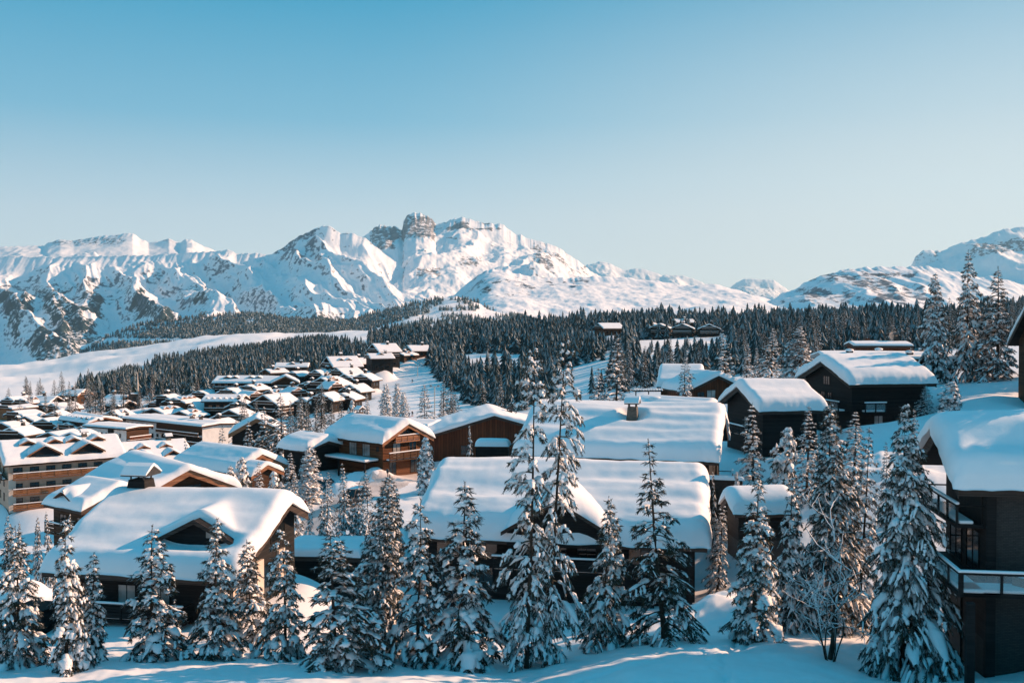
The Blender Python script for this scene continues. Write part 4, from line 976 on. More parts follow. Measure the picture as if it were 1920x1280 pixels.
    mb = MB(); mb.box(-2.1,2.1,-2.1,2.1,-3,13.2); mb.build('wall', M['darkstone'], t)
    mb = MB()
    for sx in (-1,1): mb.hexa([(sx*2.25-.5 if sx>0 else -2.25,-2.25,13.2),(2.25 if sx>0 else -1.75,-2.25,13.2),(2.25 if sx>0 else -1.75,2.25,13.2),(sx*2.25-.5 if sx>0 else -2.25,2.25,13.2),(2.0 if sx>0 else -2.25,-2.25,14.6),(2.25 if sx>0 else -2.0,-2.25,14.6),(2.25 if sx>0 else -2.0,2.25,14.6),(2.0 if sx>0 else -2.25,2.25,14.6)])
    mb.build('parapet', M['darkstone'], t)
    mb = MB(); mb.box(-1.7,1.7,-2.0,2.0,13.22,13.6); mb.build('snow_cover', M['roofsnow'], t, bevel=.12)
    for z in (4,8,11):
        for f in (-1,1):
            mb = MB(); mb.box(-.45,.45,f*2.12-.03,f*2.12+.03,z,z+1.3); mb.build('window', M['glass'], t)
            mb = MB(); mb.box(f*2.12-.03,f*2.12+.03,-.45,.45,z,z+1.3); mb.build('window', M['glass'], t)
    mb = MB(); mb.tube([(1.3,-.6,13.2),(1.3,-.6,17),(1.3,-.6,22.5)],[.42,.36,.1],8); mb.build('mast', M['plaster'], t)
# ------------------------------------------------------------------ snow laden spruces
def tubes(P, Rad, S=6, wide=1.3, flat=.75, lift=.5, rs=None, lump=.25):
    """P (N,K,3) polylines, Rad (N,K): snow lying along them"""
    Nn,K,_ = P.shape
    T = np.gradient(P, axis=1); T /= np.linalg.norm(T,axis=-1,keepdims=True)+1e-9
    lat = np.cross(T, np.array([0,0,1.0])); ln = np.linalg.norm(lat,axis=-1,keepdims=True)
    lat = np.where(ln<1e-3, np.array([1.0,0,0]), lat/(ln+1e-9)); up = np.cross(lat, T)
    th = np.arange(S)*2*np.pi/S
    rr = Rad[:,:,None]*(1+lump*(rs.rand(Nn,K,S)-.5)*2)
    V = P[:,:,None,:]+lat[:,:,None,:]*(np.cos(th)*wide)[None,None,:,None]*rr[...,None]+up[:,:,None,:]*(np.sin(th)*flat)[None,None,:,None]*rr[...,None]
    V = V+np.array([0,0,1.0])*(Rad*lift)[:,:,None,None]
    k = np.arange(K-1)[:,None]*S; s = np.arange(S)[None,:]; s1 = (s+1)%S
    q = np.stack([k+s,k+s1,k+S+s1,k+S+s],-1).reshape(-1,4)
    Fq = (q[None]+(np.arange(Nn)*K*S)[:,None,None]).reshape(-1,4)
    return V.reshape(-1,3), Fq
def along(P, t):
    """sample polylines P (N,K,3) at parameters t (N,M) -> points, tangents"""
    Nn,K,_ = P.shape
    f = np.clip(t*(K-1),0,K-1.001); i = f.astype(int); a = (f-i)[...,None]
    n = np.arange(Nn)[:,None]
    p0 = P[n,i]; p1 = P[n,i+1]
    return p0*(1-a)+p1*a, (p1-p0)/(np.linalg.norm(p1-p0,axis=-1,keepdims=True)+1e-9)
def needle_tris(P, rs, per, ln, wd, spread=.75, down=.35):
    L_ = np.linalg.norm(np.diff(P,axis=1),axis=-1).sum(1)
    out = []
    m = np.maximum(2,(L_*per).astype(int)); Mx = m.max()
    t = rs.rand(len(P),Mx); keep = np.arange(Mx)[None,:] < m[:,None]
    t = np.sqrt(t*.93+.07)
    p, tg = along(P, t); p = p[keep]; tg = tg[keep]
    n = len(p)
    lat = np.cross(tg, np.array([0,0,1.0])); lat /= np.linalg.norm(lat,axis=-1,keepdims=True)+1e-9
    sgn = rs.choice([-1,1],n)[:,None]
    d = tg*(.45+.5*rs.rand(n,1))+lat*sgn*spread*(.5+.8*rs.rand(n,1))+np.array([0,0,-1.0])*(down*(rs.rand(n,1)*1.6-.3))
    d /= np.linalg.norm(d,axis=-1,keepdims=True)
    l = ln*(.6+.8*rs.rand(n,1)); side = np.cross(d, rs.randn(n,3)); side /= np.linalg.norm(side,axis=-1,keepdims=True)+1e-9
    V = np.stack([p-side*wd*.5, p+side*wd*.5, p+d*l+side*wd*.12, p+d*l-side*wd*.12],1).reshape(-1,3)
    Fq = np.arange(n*4).reshape(-1,4)
    return V, Fq
def spruce_meshes(seed, H, Rr, cb=.04, whorl=.42, nb=6, droop=.5, snow=1.0, open_=0.0, lean=(0,0), needle=1.0, prof=.82, top_bare=.10, trunk_r=None, lod=1.0, twigs=8, tip=0.0):
    rs = np.random.RandomState(seed)
    spines = []; twg = []; srad = []; trad = []
    z = H*cb; k = 0
    def ax(zz):
        f = zz/H; return np.array([lean[0]*f+.10*math.sin(f*5+seed)*H*.04, lean[1]*f, zz])
    while z < H*.985:
        f = z/H; t = (f-cb)/(1-cb)
        R0 = Rr*(max(0,1-t)**prof)*(1 if t>.12 else .75+2*t)+.10+tip*(max(0,1-t)**.35)*sstep(.45,.7,t)
        n = max(3,int(round(nb*(1-.45*t)+rs.rand()-.5)))
        if rs.rand() < open_: n = max(2,n-2)
        a0 = rs.rand()*6.28
        gap = rs.rand()
        for j in range(n):
            if rs.rand() < open_*.5: continue
            az = a0+6.283*j/n+rs.randn()*.25
            Lb = R0*rs.uniform(.62,1.18)*(1+.25*math.sin(az+seed))
            dr = droop*(1.1-.75*t)*rs.uniform(.75,1.3); up = .42*t**1.2+.06*rs.randn()-.03
            s = np.linspace(0,1,6)
            x = Lb*s*(1-.08*s); zz = Lb*(up*s-dr*s**1.7)
            curl = .12*rs.randn()*Lb*s*s
            p = ax(z+rs.randn()*.08)[None,:]+np.stack([np.cos(az)*x-np.sin(az)*curl, np.sin(az)*x+np.cos(az)*curl, zz+.05*Lb*s**5],-1)
            spines.append(p); srad.append(Lb)
            nt_ = max(2,int(twigs*min(1,Lb/1.2)*lod))
            for q in range(nt_):
                u = rs.uniform(.2,.97); sg = 1 if q%2 else -1
                b, tg = along(p[None], np.array([[u]])); b = b[0,0]; tg = tg[0,0]
                lt = Lb*(.52*(1-u)+.16)*rs.uniform(.7,1.25)
                la = np.array([-np.sin(az),np.cos(az),0])*sg
                d = tg*.72+la*.8+np.array([0,0,-.12-.3*dr*rs.rand()]); d /= np.linalg.norm(d)
                ss = np.linspace(0,1,4)[:,None]
                twg.append(b+d*lt*ss+np.array([0,0,-1.0])*lt*(.22+.3*droop)*ss**2); trad.append(lt)
        z += whorl*(1.15-.55*t)*rs.uniform(.75,1.3)*(1+open_*.8); k += 1
    SP = np.array(spines); TW = np.array(twg); srad = np.array(srad); trad = np.array(trad)
    # needles
    v1,f1 = needle_tris(SP, rs, 34*needle*lod, .24, .055, down=.6); v2,f2 = needle_tris(TW, rs, 38*needle*lod, .21, .05, down=.7)
    ztop = H; tp_ = np.array([[ax(H*.93),ax(H*.955),ax(H*.98),ax(H)]])
    v3,f3 = needle_tris(tp_, rs, 26, .14, .035, 1.0, -.2)
    # twigs as thin dark sticks under the snow
    ov = [v1,v2,v3]; of = [f1,f2+len(v1),f3+len(v1)+len(v2)]
    vs, fsq = tubes(SP, np.clip(.018*srad[:,None],.012,.05)*np.linspace(1.2,.3,6)[None,:], 3, 1,1,0,rs,.0)
    of.append(fsq+sum(len(a) for a in ov)); ov.append(vs)
    nm = M['needle']
    # snow pillows: lumpy, broken up, with dark twigs showing between
    def pil(P, base, frac, lo, hi, l0, l1, K=6, S=6):
        n = len(P); keep = rs.rand(n) < frac; P = P[keep]; b = base[keep]; n = len(P)
        ln_ = rs.uniform(l0,l1,(n,1)); a = rs.uniform(.10,1.0,(n,1))*(1-ln_); e = a+ln_
        t = a+(e-a)*np.linspace(0,1,K)[None,:]
        pp,_ = along(P,t)
        env = np.array([.55,.95,1,1,.95,.5])[:K]
        rad = b[:,None]*env[None,:]*rs.uniform(.45,1.4,(n,K))*rs.uniform(lo,hi,(n,1))*.97
        return tubes(pp, rad, S, 1.25, .75, .45, rs, .38)
    sets = [pil(SP, np.clip(.085*np.sqrt(srad)+.02,.04,.16)*snow, .85*min(1,snow), .6, 1.25, .25, .55),
            pil(SP, np.clip(.085*np.sqrt(srad)+.02,.04,.16)*snow, .5*min(1,snow), .5, 1.2, .15, .35),
            pil(TW, np.clip(.078*np.sqrt(trad)+.012,.025,.10)*snow, .85*min(1.1,snow), .5, 1.35, .3, .7, S=5)]
    nbig = int(len(SP)*.38*snow); idx = rs.choice(len(SP), min(nbig,len(SP)), replace=False)
    u = rs.uniform(.3,.8,(len(idx),1)); ex = rs.uniform(.08,.2,(len(idx),1)); PB,_ = along(SP[idx], u+ex*np.linspace(-1,1,6)[None,:])
    rb = (np.clip(.125*np.sqrt(srad[idx]),.05,.24)*snow)[:,None]*np.array([.5,.9,1.05,1,.8,.45])[None,:]*rs.uniform(.7,1.25,(len(idx),6))
    sets.append(tubes(PB, rb, 8, 1.3, .85, .3, rs, .3))
    nb0 = sum(len(a_) for a_ in ov); nf0 = sum(len(f_) for f_ in of)
    cv = list(ov); cf = list(of); off = nb0
    for (va,fa) in sets: cv.append(va); cf.append(fa+off); off += len(va)
    nft = sum(len(f_) for f_ in cf); mi = np.zeros(nft,np.int32); mi[:len(f1)+len(f2)] = np.where(rs.rand(len(f1)+len(f2)) < .20*min(1.5,snow), 2, 0); mi[nf0:] = 1
    crown = np_mesh('crown', np.concatenate(cv), [np.concatenate(cf)], [nm, M['treesnow'], M['frostneedle']], mi, smooth=True)
    tr = trunk_r or H*.011+.03
    mb = MB(); zs = np.linspace(-.6,H*.99,14)
    mb.tube([ax(max(z_,0))*np.array([1,1,0])+np.array([0,0,z_]) for z_ in zs],[max(.012,tr*(1.25 if z_<.3 else 1)*(1-z_/H*.95)) for z_ in zs],7)
    me = bpy.data.meshes.new('trunk'); me.from_pydata(mb.v,[],mb.f); me.materials.append(M['bark']); me.polygons.foreach_set('use_smooth',np.ones(len(mb.f),bool))
    return dict(trunk=me, crown=crown)

SPECIES = {}
def make_species():
    S = SPECIES
    # name: (meshes, height, radius) — modelled at their typical size
    def sp(n, H, Rr, **k): S[n] = (spruce_meshes(H=H, Rr=Rr, **k), H, Rr)
    sp('young0', 8.0, 2.1, seed=11, open_=.16, droop=.62, snow=1.15, nb=6)
    sp('young1', 8.0, 1.8, seed=12, open_=.16, droop=.75, snow=1.25, nb=6)
    sp('young2', 8.0, 2.3, seed=13, open_=.16, droop=.55, snow=1.0, nb=7)
    sp('young3', 8.0, 1.6, seed=14, open_=.16, droop=.85, snow=1.35, nb=6)
    sp('spire', 10.5, 2.4, seed=15, droop=.42, snow=.72, nb=6, open_=.25, prof=.95)
    sp('wide0', 13.5, 4.3, seed=16, droop=.6, snow=1.2, nb=8, whorl=.52, twigs=10)
    sp('wide1', 14.0, 3.4, seed=17, droop=.5, snow=1.05, nb=8, whorl=.5, twigs=10)
    sp('tallthin0', 19.5, 2.9, seed=18, cb=.10, droop=.55, snow=1.2, nb=6, open_=.40, whorl=.62, lean=(.7,.0), prof=.66, tip=.55, trunk_r=.20, twigs=9, needle=.8)
    sp('tallthin1', 19.7, 3.2, seed=19, cb=.08, droop=.62, snow=1.1, nb=6, open_=.38, whorl=.60, lean=(1.9,.3), prof=.64, tip=.6, trunk_r=.22, twigs=9, needle=.8)
    sp('tall0', 17.0, 3.6, seed=20, droop=.62, snow=1.2, nb=7, whorl=.62, twigs=9, prof=.85, open_=.15)
    sp('tall1', 17.5, 3.2, seed=21, droop=.5, snow=1.0, nb=7, whorl=.62, twigs=9, prof=.85, open_=.15)
    sp('tall2', 15.0, 3.6, seed=22, droop=.7, snow=1.45, nb=7, whorl=.55, twigs=8, prof=.75)
    sp('mid0', 13.0, 2.5, seed=23, droop=.5, snow=1.1, nb=6, whorl=.62, lod=.7, twigs=7)
    sp('mid1', 13.0, 2.1, seed=24, droop=.6, snow=1.2, nb=6, whorl=.66, lod=.7, twigs=7)
    sp('mid2', 12.0, 2.9, seed=25, droop=.45, snow=1.0, nb=6, whorl=.66, lod=.7, twigs=7)
    sp('wood0', 12.0, 2.0, seed=33, droop=.6, snow=.62, nb=6, whorl=.62, lod=.7, twigs=7)
    sp('wood1', 12.0, 1.8, seed=34, droop=.5, snow=.55, nb=6, whorl=.66, lod=.7, twigs=7)
    sp('wood2', 12.0, 2.2, seed=35, droop=.7, snow=.7, nb=7, whorl=.6, lod=.7, twigs=7)
    sp('frost', 11.0, 2.2, seed=26, droop=.25, snow=1.7, nb=7, whorl=.5, lod=.7, twigs=9, needle=.45, prof=.55)
    sp('cone', 6.0, 1.7, seed=27, droop=.9, snow=1.8, nb=7, whorl=.4, lod=.7, twigs=7, prof=.55)
def tree(kind, x, y, z=None, H=None, R_=None, rz=0.0, label='snowy spruce', cat='tree', group=None, name='spruce_tree', tilt=(0,0)):
    me, h0, r0 = SPECIES[kind]
    z = float(ground(x,y)) if z is None else z
    o = empty(name,(x,y,z-.08),rz,label,cat,group)
    sz = (H/h0) if H else 1.0; sr = (R_/r0) if R_ else sz
    o.scale = (sr,sr,sz); o.rotation_euler = (tilt[0],tilt[1],rz)
    link('trunk', me['trunk'], o); link('crown', me['crown'], o)
    return o

# px (centre), base py, top py, Y, half width px, kind, label
HERO = [
 (40,1232,985,60,72,'young2','dark green spruce at the bottom left corner, cut by the frame'),
 (124,1262,968,57,48,'young3','slim snow laden spruce with its foot lowest of the left group'),
 (172,1238,1036,60,46,'young1','short spruce squeezed right beside the slim one at lower left'),
 (285,1236,985,61,74,'young0','sunlit spruce in front of the broad dark dormer'),
 (398,1230,975,61,60,'young1','spruce before the right half of the lower left chalet, heavy snow at its foot'),
 (472,1208,1012,66,52,'young2','dark spruce at the right corner of the lower left chalet'),
 (537,1235,985,62,62,'young0','spruce with hanging snow pads right of the lower left chalet'),
 (628,1252,1000,58,92,'young2','broad spruce with two tops standing forward of the centre row'),
 (708,1222,888,63,74,'wide1','tall dark spruce left of the thick roofed centre chalet'),
 (783,1232,935,61,66,'young0','thin topped spruce below the left corner of the centre roof'),
 (868,1228,903,61,80,'young1','spruce loaded with long white boughs in front of the centre chalet'),
 (988,1250,636,60.0,62,'tallthin0','left one of the two very tall thin spruces, trunk bare at the foot'),
 (1022,1243,626,60.8,66,'tallthin1','right one of the two very tall thin spruces, leaning to the right'),
 (1128,1200,935,64,66,'young2','spruce half hidden right behind the two tall thin ones'),
 (1246,1192,822,63,82,'spire','slender spruce with a bare thin leader in front of the centre roof'),
 (1412,1192,893,62,62,'young3','slim snowy spruce on the path\'s right edge'),
 (1478,1185,890,66,44,'young1','spruce wedged behind the bare snowy shrub'),
 (1556,1215,752,66,74,'wide1','tall bushy spruce in the middle of the right group'),
 (1612,1180,800,70,48,'mid0','narrow spruce between the two biggest of the right group'),
 (1692,1262,758,57,112,'wide0','largest spruce of the right group, beside the stone chalet'),
 (1412,872,757,96,40,'mid1','slender spruce in front of the lower dark chalet'),
 (1459,932,802,90,42,'cone','round shouldered spruce below the lower dark chalet'),
 (1514,872,762,97,42,'mid0','spruce at the joint of the two dark chalets'),
 (1600,862,770,95,38,'mid1','small spruce under the balcony of the tall dark chalet'),
 (1346,1042,930,84,28,'mid1','small shaded spruce at the right corner of the centre chalet'),
 (1663,925,828,88,20,'mid0','tiny thin spruce on the open snow slope'),
 (1704,880,765,88,34,'mid2','spruce at the far corner of the stone chalet roof'),
 (1758,748,512,141,40,'tall2','first of three towering spruces on the right skyline, nearest the dark chalet'),
 (1812,750,470,142,44,'tall0','tallest of three towering spruces on the right skyline'),
 (1869,742,500,139,46,'tall1','last of three towering spruces on the right skyline, by the cut off chalet'),
 (1842,742,590,149,24,'mid0','narrow spruce between two of the towering ones'),
 (1738,805,722,120,24,'mid2','small spruce at the right end of the tall dark chalet'),
 (1782,806,716,108,34,'cone','bushy low spruce at the foot of the towering ones'),
 (1365,738,618,176,38,'mid0','dark spruce left of two little ones behind the dark chalets'),
 (1400,716,643,182,20,'mid1','left little spruce of a pair behind the lower dark chalet'),
 (1421,716,650,184,16,'mid1','right little spruce of a pair behind the lower dark chalet'),
 (1447,722,614,176,38,'mid2','tall spruce in the middle of the row behind the dark chalets'),
 (1499,724,612,170,50,'tall2','most snow laden spruce of the row, against the tall dark chalet'),
 (1155,750,630,150,52,'mid2','dense spruce rising behind the chimney roof'),
 (1120,748,690,160,30,'mid0','lower spruce beside the dense one behind the chimney roof'),
 (1283,738,664,160,25,'mid0','lone spruce in front of the blue shaded slope'),
 (527,852,738,172,48,'tall1','big dark spruce left of the honey coloured chalet'),
 (568,850,748,178,36,'mid2','spruce just above the garage cap'),
 (497,840,762,176,34,'mid0','spruce at the left of the big dark one'),
 (463,842,790,172,26,'mid1','small spruce under the orange fascia'),
 (416,838,798,178,26,'mid2','spruce at the left tip of the orange fascia'),
 (352,860,818,185,15,'mid1','little spruce at the end of the apartments'),
 (373,850,826,188,16,'cone','round little spruce on the snow beyond the apartments'),
 (575,925,836,141,28,'frost','frosted pale spruce before the garage'),
 (548,930,846,136,24,'mid1','dark thin spruce before the garage'),
 (458,928,858,130,26,'cone','snow plastered bush left of the pink double gable'),
 (488,934,866,128,24,'mid1','thin spruce before the pink double gable'),
 (516,944,884,124,28,'cone','snow plastered bush right of the pink double gable'),
 (436,930,874,128,18,'cone','small snow plastered bush over the lower left roof'),
 (690,790,735,250,16,'mid0','spruce at the foot of the ski slope, beside the restaurant'),
 (664,786,750,246,15,'cone','round spruce at the foot of the ski slope'),
 (727,788,720,256,18,'frost','left frosted tree of the pale clump on the ski slope'),
 (743,790,718,262,16,'frost','middle frosted tree of the pale clump on the ski slope'),
 (757,792,734,250,14,'frost','right frosted tree of the pale clump on the ski slope'),
 (718,794,752,236,14,'mid1','small dark spruce before the pale clump'),
 (797,800,720,232,27,'mid2','spruce standing alone on the right of the ski slope'),
 (829,800,752,226,14,'mid0','small spruce right of the lone one on the ski slope'),
 (852,798,760,236,12,'mid1','thin spruce at the foot of the dark forest'),
 (796,888,820,141,28,'cone','pale snow plastered conical tree by the honey coloured chalet'),
 (884,843,795,122,15,'young1','small spruce against the red brown hall'),
 (640,1025,928,92,30,'young0','spruce in the yard right of the lower left chalet'),
 (600,1035,945,90,26,'young1','second spruce in the yard, nearer the chalet'),
 (672,1015,905,96,24,'mid1','third spruce in the yard, nearer the street'),
 (577,1000,905,100,16,'mid1','thin spruce at the right gable of the lower left chalet'),
 (1138,1010,930,70,14,'young3','thin tip of a spruce over the dark front gable'),
 (612,985,882,116,26,'mid2','spruce in the middle of the yard grove, behind the first yard spruces'),
 (650,998,868,108,30,'mid0','tallest spruce of the yard grove below the honey coloured chalet'),
 (694,990,880,112,26,'mid2','spruce of the yard grove beside the street lamp'),
 (735,1008,912,100,26,'young0','spruce of the yard grove nearest the thick centre roof'),
 (556,975,885,118,22,'mid1','dark spruce at the left end of the yard grove'),
 (668,1020,930,92,24,'young2','low spruce at the near edge of the yard grove'),
 (17,1018,964,100,18,'young0','small spruce in the far left clump, leftmost'),
 (38,1020,978,100,12,'young1','tiny spruce in the far left clump'),
 (72,1018,968,98,16,'young2','small spruce in the middle of the far left clump'),
 (93,1016,958,98,15,'young1','spruce of the far left clump nearest the log chalet'),
 (138,1048,962,92,14,'young3','thin spruce before the log chalet'),
 (331,1190,1122,64,13,'young3','tiny snow covered spruce beneath the lower left chalet windows'),
 (1345,905,880,92,10,'young1','tiny spruce on the stone wall'),
 (1385,920,885,92,13,'cone','snow ball bush on the stone wall'),
 (107,815,793,302,8,'mid1','tiny left spruce above the apartment roof'),
 (131,815,797,302,7,'mid1','tiny right spruce above the apartment roof'),
]
def hero_trees():
    rnd = random.Random(3)
    for (px,pb,ptop,Y,hw,kind,lab) in HERO:
        b = pt(px,pb,Y); z = float(ground(b.x,b.y))
        # stand it on the ground of that spot; keep its top where the photo shows it
        top = pt(px,ptop,Y).z; H = max(1.0, top-z+.1)
        me,h0,r0 = SPECIES[kind]
        sp = hw/F*Y
        kw = {}
        tree(kind, b.x, b.y, z, H, sp*rnd.uniform(.98,1.18), rnd.uniform(0,6.28) if 'tallthin' not in kind else 0.0, lab, group=None, tilt=(rnd.gauss(0,.03),rnd.gauss(0,.03)) if 'tallthin' not in kind else (0,0), name={'frost':'larch_tree','cone':'snowy_bush'}.get(kind,'spruce_tree'))
VT = [  # loose village trees: px range, py base, Y range, count, heights
 (160,300,768,(420,520),26),(170,225,772,(395,430),8),(300,400,745,(470,560),14),(272,330,762,(430,470),10),(395,560,700,(500,560),18),
 (440,570,776,(215,300),16),(560,640,786,(240,310),12),(0,120,760,(425,520),14),(20,560,800,(310,400),18),(110,170,790,(330,400),6),(600,720,690,(560,640),16),(820,860,775,(250,300),6),
]
def village_trees():
    rnd = random.Random(9)
    for (a,b,py,(y0,y1),n) in VT:
        for i in range(int(n*.72)):
            px = rnd.uniform(a,b); Y = rnd.uniform(y0,y1); x = xat(px,Y)
            if any((x-p[0])**2+(Y-p[1])**2 < (p[2]*1.15)**2 for p in PADS): continue
            tree(rnd.choice(['wood0','wood2','wood1']), x, Y, None, rnd.uniform(8,15), rnd.uniform(1.6,2.6), rnd.uniform(0,6.28),
                 'snow dusted spruce among the village roofs', group='spruces between the village chalets')

# ------------------------------------------------------------------ forests
def far_tree_protos(n=10, tiers=7, sides=7):
    out = []
    for k in range(n):
        rs = np.random.RandomState(100+k); V = []; Fc = []; mi = []
        slim = rs.uniform(.75,1.15)
        for t in range(tiers):
            f = t/tiers; z0 = .06+.86*f; r = .20*slim*(1-f)**.8+.018; dz = .94/tiers*rs.uniform(1.2,1.7)
            a0 = rs.rand()*6.28; b = len(V)
            V.append((rs.randn()*.004,rs.randn()*.004,min(1.0,z0+dz)))
            for j in range(sides*2):
                a = a0+6.283*j/(sides*2); q = r*(rs.uniform(.85,1.25) if j%2==0 else rs.uniform(.45,.62))
                V.append((q*math.cos(a),q*math.sin(a),z0-(.045*rs.uniform(.4,1.6) if j%2==0 else -.012)))
            for j in range(sides*2):
                Fc.append((b,b+1+j,b+1+(j+1)%(sides*2))); mi.append(1 if rs.rand()<(.45 if j%2 else .25) else 0)
        out.append((np.array(V,np.float32),np.array(Fc,np.int32),np.array(mi,np.int32)))
    return out
def forest_object(name, pts, hs, label, protos, seed=0, rscale=1.0):
    rs = np.random.RandomState(seed); Vs=[];Fs=[];Ms=[];off=0
    which = rs.randint(0,len(protos),len(pts)); ang = rs.rand(len(pts))*6.283; wob = rs.uniform(.75,1.45,len(pts))*rscale
    for k,(v,f,m) in enumerate(protos):
        ix = np.where(which==k)[0]
        if not len(ix): continue
        c = np.cos(ang[ix])[:,None]; s = np.sin(ang[ix])[:,None]; h = hs[ix][:,None]; wv = wob[ix][:,None]
        X = (v[None,:,0]*c-v[None,:,1]*s)*h*wv+pts[ix,0][:,None]; Y = (v[None,:,0]*s+v[None,:,1]*c)*h*wv+pts[ix,1][:,None]; Z = v[None,:,2]*h+pts[ix,2][:,None]-.3
        Vs.append(np.stack([X,Y,Z],-1).reshape(-1,3)); Fs.append((f[None]+(np.arange(len(ix))*len(v))[:,None,None]+off).reshape(-1,3)); Ms.append(np.tile(m,len(ix))); off += len(ix)*len(v)
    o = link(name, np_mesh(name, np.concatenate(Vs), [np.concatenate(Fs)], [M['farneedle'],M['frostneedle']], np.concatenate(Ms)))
    return props(o, label, 'forest', None, 'stuff')
def inpoly(px, py, poly):
    c = np.zeros(len(px),bool); n = len(poly)
    for i in range(n):
        x1,y1 = poly[i]; x2,y2 = poly[(i+1)%n]
        c ^= ((y1>py)!=(y2>py)) & (px < (x2-x1)*(py-y1)/(y2-y1+1e-9)+x1)
    return c
def clear_of_pads(x, y, k=1.0):
    ok = np.ones(len(x),bool)
    for (a,b,r,z) in PADS: ok &= (x-a)**2+(y-b)**2 > (r*k+2.5)**2
    return ok
def scatter(px0, px1, Y0, Y1, spacing, rs):
    """jittered grid in plan between two photo columns and two distances"""
    xs = np.arange(xat(px0,Y1) if px0<960 else xat(px0,Y0), (xat(px1,Y1) if px1>960 else xat(px1,Y0)), spacing); ys = np.arange(Y0,Y1,spacing)
    X,Y = np.meshgrid(xs,ys); X = X+rs.uniform(-.45,.45,X.shape)*spacing; Y = Y+rs.uniform(-.45,.45,Y.shape)*spacing
    X = X.ravel(); Y = Y.ravel(); px = 960+F*X/Y; k = (px>px0)&(px<px1)
    return X[k],Y[k],px[k]
def forests():
    rs = np.random.RandomState(77); protos = far_tree_protos()
    # dark forest on the hillside behind the centre and right
    X,Y,px = scatter(690,1960,255,1080,5.6,rs); Z = ground(X,Y); py = 600-F*(Z-CZ)/Y
    front = np.interp(px,[690,760,800,830,870,940,1000,1060,1150,1250,1350,1450,1600,1750,1960],[800,700,540,400,330,275,285,330,270,262,258,262,262,262,262])
    k = (Y>front)
    k &= ~((px<870)&(Y<820)&(py>600)&(px<np.interp(Y,[250,300,420,520,600,820],[870,850,800,800,790,700])))
    k &= ~((px>1045)&(px<1140)&(Y>300)&(Y<400))                                  # the snowy clearing
    k &= ~((px>1200)&(px<1360)&(Y>560)&(Y<590))
    k &= clear_of_pads(X,Y,.9)
    k &= ~((fbm(X/75,Y/110,3,31)>.42)&(Y>430)); k &= ~(fbm(X/18,Y/25,2,37)>.62)
    X,Y,Z,px = X[k],Y[k],Z[k],px[k]
    H = rs.uniform(6,13.5,len(X))*(1+.35*fbm(X/50,Y/50,2,5))
    H = H*np.where(Y>800, rs.uniform(.55,1.35,len(H)), 1)
    k = ~(((px>1190)&(px<1368)|(px>1092)&(px<1168))&(Y<606)&(600-F*(Z+H-CZ)/Y < np.where(px<1175,619,626)))
    k &= ~((px>1530)&(px<1760)&(Y<290)&(600-F*(Z+H-CZ)/Y < 632))
    X,Y,Z,px,H = X[k],Y[k],Z[k],px[k],H[k]
    # the nearest ones, counted one by one
    size = H/Y; order = np.argsort(-size); near = order[:84]; rest = order[84:]
    for i in near:
        tree(random.Random(int(i)).choice(['wood0','wood1','wood2']), X[i], Y[i], Z[i], H[i], H[i]*rs.uniform(.15,.19), rs.rand()*6.28, 'snow dusted spruce in the front ranks of the hillside forest', group='front ranks of the hillside forest')
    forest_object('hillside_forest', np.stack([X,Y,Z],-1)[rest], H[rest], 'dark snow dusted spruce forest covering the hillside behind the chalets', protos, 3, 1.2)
    # forest on the left ridge above the village
    X,Y,px = scatter(120,760,470,1500,6.5,rs); Z = ground(X,Y); py = 600-F*(Z-CZ)/Y
    top = np.interp(px,[120,150,200,235,300,340,400,450,520,560,610,640,690,760],[755,728,706,690,668,664,655,650,646,634,636,640,655,650])
    bot = np.interp(px,[120,180,300,400,420,520,600,700,760],[765,768,760,745,705,690,685,668,660])
    k = (py-13 > top-2)&(py < bot+30)&clear_of_pads(X,Y,1.0)
    k &= ~((px<420)&(py>690)&(py<705)&(px>225)&(px<300)&(fbm(X/60,Y/60,2,9)>-.2))
    k &= Y < np.interp(px,[120,300,420,560,700,760],[900,1100,1250,1300,1300,1300])
    X,Y,Z = X[k],Y[k],Z[k]; H = rs.uniform(8,13,len(X))
    forest_object('ridge_forest', np.stack([X,Y,Z],-1), H, 'spruce forest on the low ridge left of the hamlet', protos, 5, 1.1)
    return protos

def right_slope_trees():
    rnd = random.Random(21)
    for i in range(27):
        px = rnd.uniform(2010,2700); Y = rnd.uniform(58,92); x = xat(px,Y)
        if any(abs((x-a)*.342-(Y-b)*.94) < 1.9 for a,b in ((4,57.5),(6,60.5),(30,80))): continue  # lanes left open between the unseen trees so sun streaks reach the foreground
        hmax = 12-(Y-60)*.22+(x-60)*.36  # unseen tree tops shaped to throw shade on the foreground, not the centre roofs
        z = float(ground(x,Y)); H = max(7,min(20,(hmax+CZ)-z))*rnd.uniform(.85,1.1)
        tree(rnd.choice(['tall0','tall1','tall2','wide1']), x, Y, z, H, H*.2, rnd.uniform(0,6), 'unseen spruce beyond the right edge, added to shade the tall dark chalet', group='wood beyond the right edge')

    for x,y,H in ((74,137,18),(79,140.5,19),(71,133,16)):  # unseen trees added only to shade the tall dark chalet's roof
        tree('tall2', x, y, None, H, H*.2, x, 'unseen spruce beyond the right edge, added to shade the tall dark chalet', group='wood beyond the right edge')
